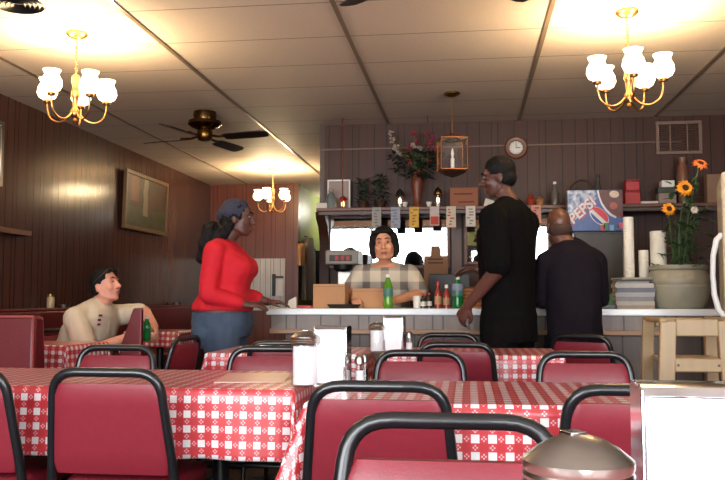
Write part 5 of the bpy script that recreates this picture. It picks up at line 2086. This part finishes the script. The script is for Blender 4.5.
garment('hair', mat('cropped_hair', srgb(68, 44, 34), .8, var=.3, scale=60), w4, hair_fringe, .007, 4, .002, 60)

# ---- seated man in the oatmeal t-shirt (faces right)
q = at(86, 330, 5.36)
PS = V((q.x, 5.36, 0))
T_S = [(.44, 0, -.03, .17, .135), (.54, 0, -.03, .185, .15), (.64, 0, -.02, .185, .15), (.74, 0, .0, .19, .148), (.84, 0, .03, .2, .142), (.92, 0, .06, .19, .12), (.97, 0, .08, .14, .09), (1.01, 0, .09, .078, .068)]
HS = HM((-.01, .135, 1.125), -4, 14)
SRA = [(.20, .05, .91), (.245, .17, .69), (.10, .42, .80)]
SLA = [(-.195, .08, .92), (-.17, .345, .945), (-.03, .50, .85)]


def body_seated(mb):
    mb.torso(T_S)
    traps(mb, T_S, SRA, SLA, 0, .05, .055)
    head(mb, HS, 1.0, (0, .085, .985), .058, nose=1.05, jaw=1.08)
    mb.limb(SRA, [.058, .046, .03])
    mb.limb(SLA, [.058, .046, .03])
    hand(mb, SRA[2], (-.45, .75, .3), (.85, .5, -.1), 1.0, .9, 1)
    hand(mb, SLA[2], (.45, .45, -.55), (-.5, .7, .4), 1.0, .9, -1)
    for sx in (-1, 1):
        mb.limb([(sx * .09, 0, .52), (sx * .14, .42, .51), (sx * .15, .40, .09)], [.085, .058, .042])
        mb.limb([(sx * .15, .38, .05), (sx * .155, .53, .035)], [.035, .028])


w5 = person('seated person in an oatmeal t-shirt with sunglasses on the head, looking up to the right', PS, math.radians(-97), body_seated, M_SKIN_LIGHT)
face_parts(HS, w5, 1.0)


def tee(mb):
    mb.torso(grow(T_S[:-1], .02) + [(1.012, 0, .088, .082, .07)])
    traps(mb, T_S, SRA, SLA, .016, .048, .062)
    mb.limb([SRA[0], V(SRA[0]).lerp(V(SRA[1]), .85)], [.082, .078])
    mb.limb([SLA[0], V(SLA[0]).lerp(V(SLA[1]), .85)], [.08, .07])


ts = garment('tshirt', M_TSHIRT, w5, tee, wob=.006)
garment('trousers', M_GREYJEANS, w5, lambda mb: (mb.torso(grow(T_S[:2], .012)), [mb.limb([(sx * .09, 0, .52), (sx * .14, .42, .51), (sx * .15, .40, .1)], [.098, .074, .06]) for sx in (-1, 1)]))
for sx in (-1, 1):
    shoe(w5, (sx * .15, .40, 0))
garment('hair', M_HAIR, w5, hair_short(HS, 1.0), .008, 2, .002, 60)
g = MB()
for sx in (-1, 1):
    g.ball((sx * .036, .078, .092), (.03, .012, .02), n=14, rot=Matrix.Rotation(-.6, 3, 'X'))
    g.tube([(sx * .064, .07, .088), (sx * .083, .03, .06), (sx * .086, -.03, .03)], .004, 8)
g.tube([(-.014, .088, .096), (0, .09, .099), (.014, .088, .096)], .004, 8)
g.xform(HS)
g.build('sunglasses', M_PLASTICBLACK, w5)
em = MB()
for k in range(3):
    em.box((.125 + .004 * (k % 2), .186 - .006 * k, .93 - k * .03), (.018, .02, .014), rot=Matrix.Rotation(-.5, 3, 'Z'))
em.build('shirt_print', mat('dark_red_print', srgb(110, 30, 36), .8), w5, False)
# bottle between his hands
Mw = Matrix.Translation(PS) @ Matrix.Rotation(math.radians(-97), 4, 'Z')
bp_ = at(146.5, 340, 5.17)
t = soda_bottle('small green bottle with white cap held in the seated man\'s hands', (bp_.x, 5.17, at(146, 341, 5.17).z), .16, .027)
# the chair he sits on
chair(60, 352, 5.4, -97, 'chair the seated man in the oatmeal shirt sits on, hidden behind the booth table')
seat_ch = [o for o in COL.objects if o.get('label', '').startswith('chair the seated man')][0]
seat_ch.location = (PS.x - .01, PS.y, 0)

# ------------------------------------------------------------------ daylight
wd = bpy.data.worlds.new('sky')
SC.world = wd
wd.use_nodes = True
bg = wd.node_tree.nodes['Background']
bg.inputs[0].default_value = (0.93, 0.96, 1.0, 1)
bg.inputs[1].default_value = 9.0
for i, (a, b) in enumerate((W1, W2_FILL)):  # portals at the shop window and the added fill window
    l = bpy.data.lights.new('window_daylight', 'AREA')
    l.shape = 'RECTANGLE'
    l.size = b - a - .1
    l.size_y = WZ1 - WZ0 - .1
    l.cycles.is_portal = True
    o = bpy.data.objects.new('window_daylight', l)
    COL.objects.link(o)
    o.location = ((a + b) / 2, YF - .12, (WZ0 + WZ1) / 2)
    o.rotation_euler = (PI / 2, 0, 0)
# lamp of the passage beyond the far wall
light('passage_lamp', 'POINT', ((XC0 + XC1) / 2, 13.2, ZC - .25), 14, (1, .95, .8), .12)
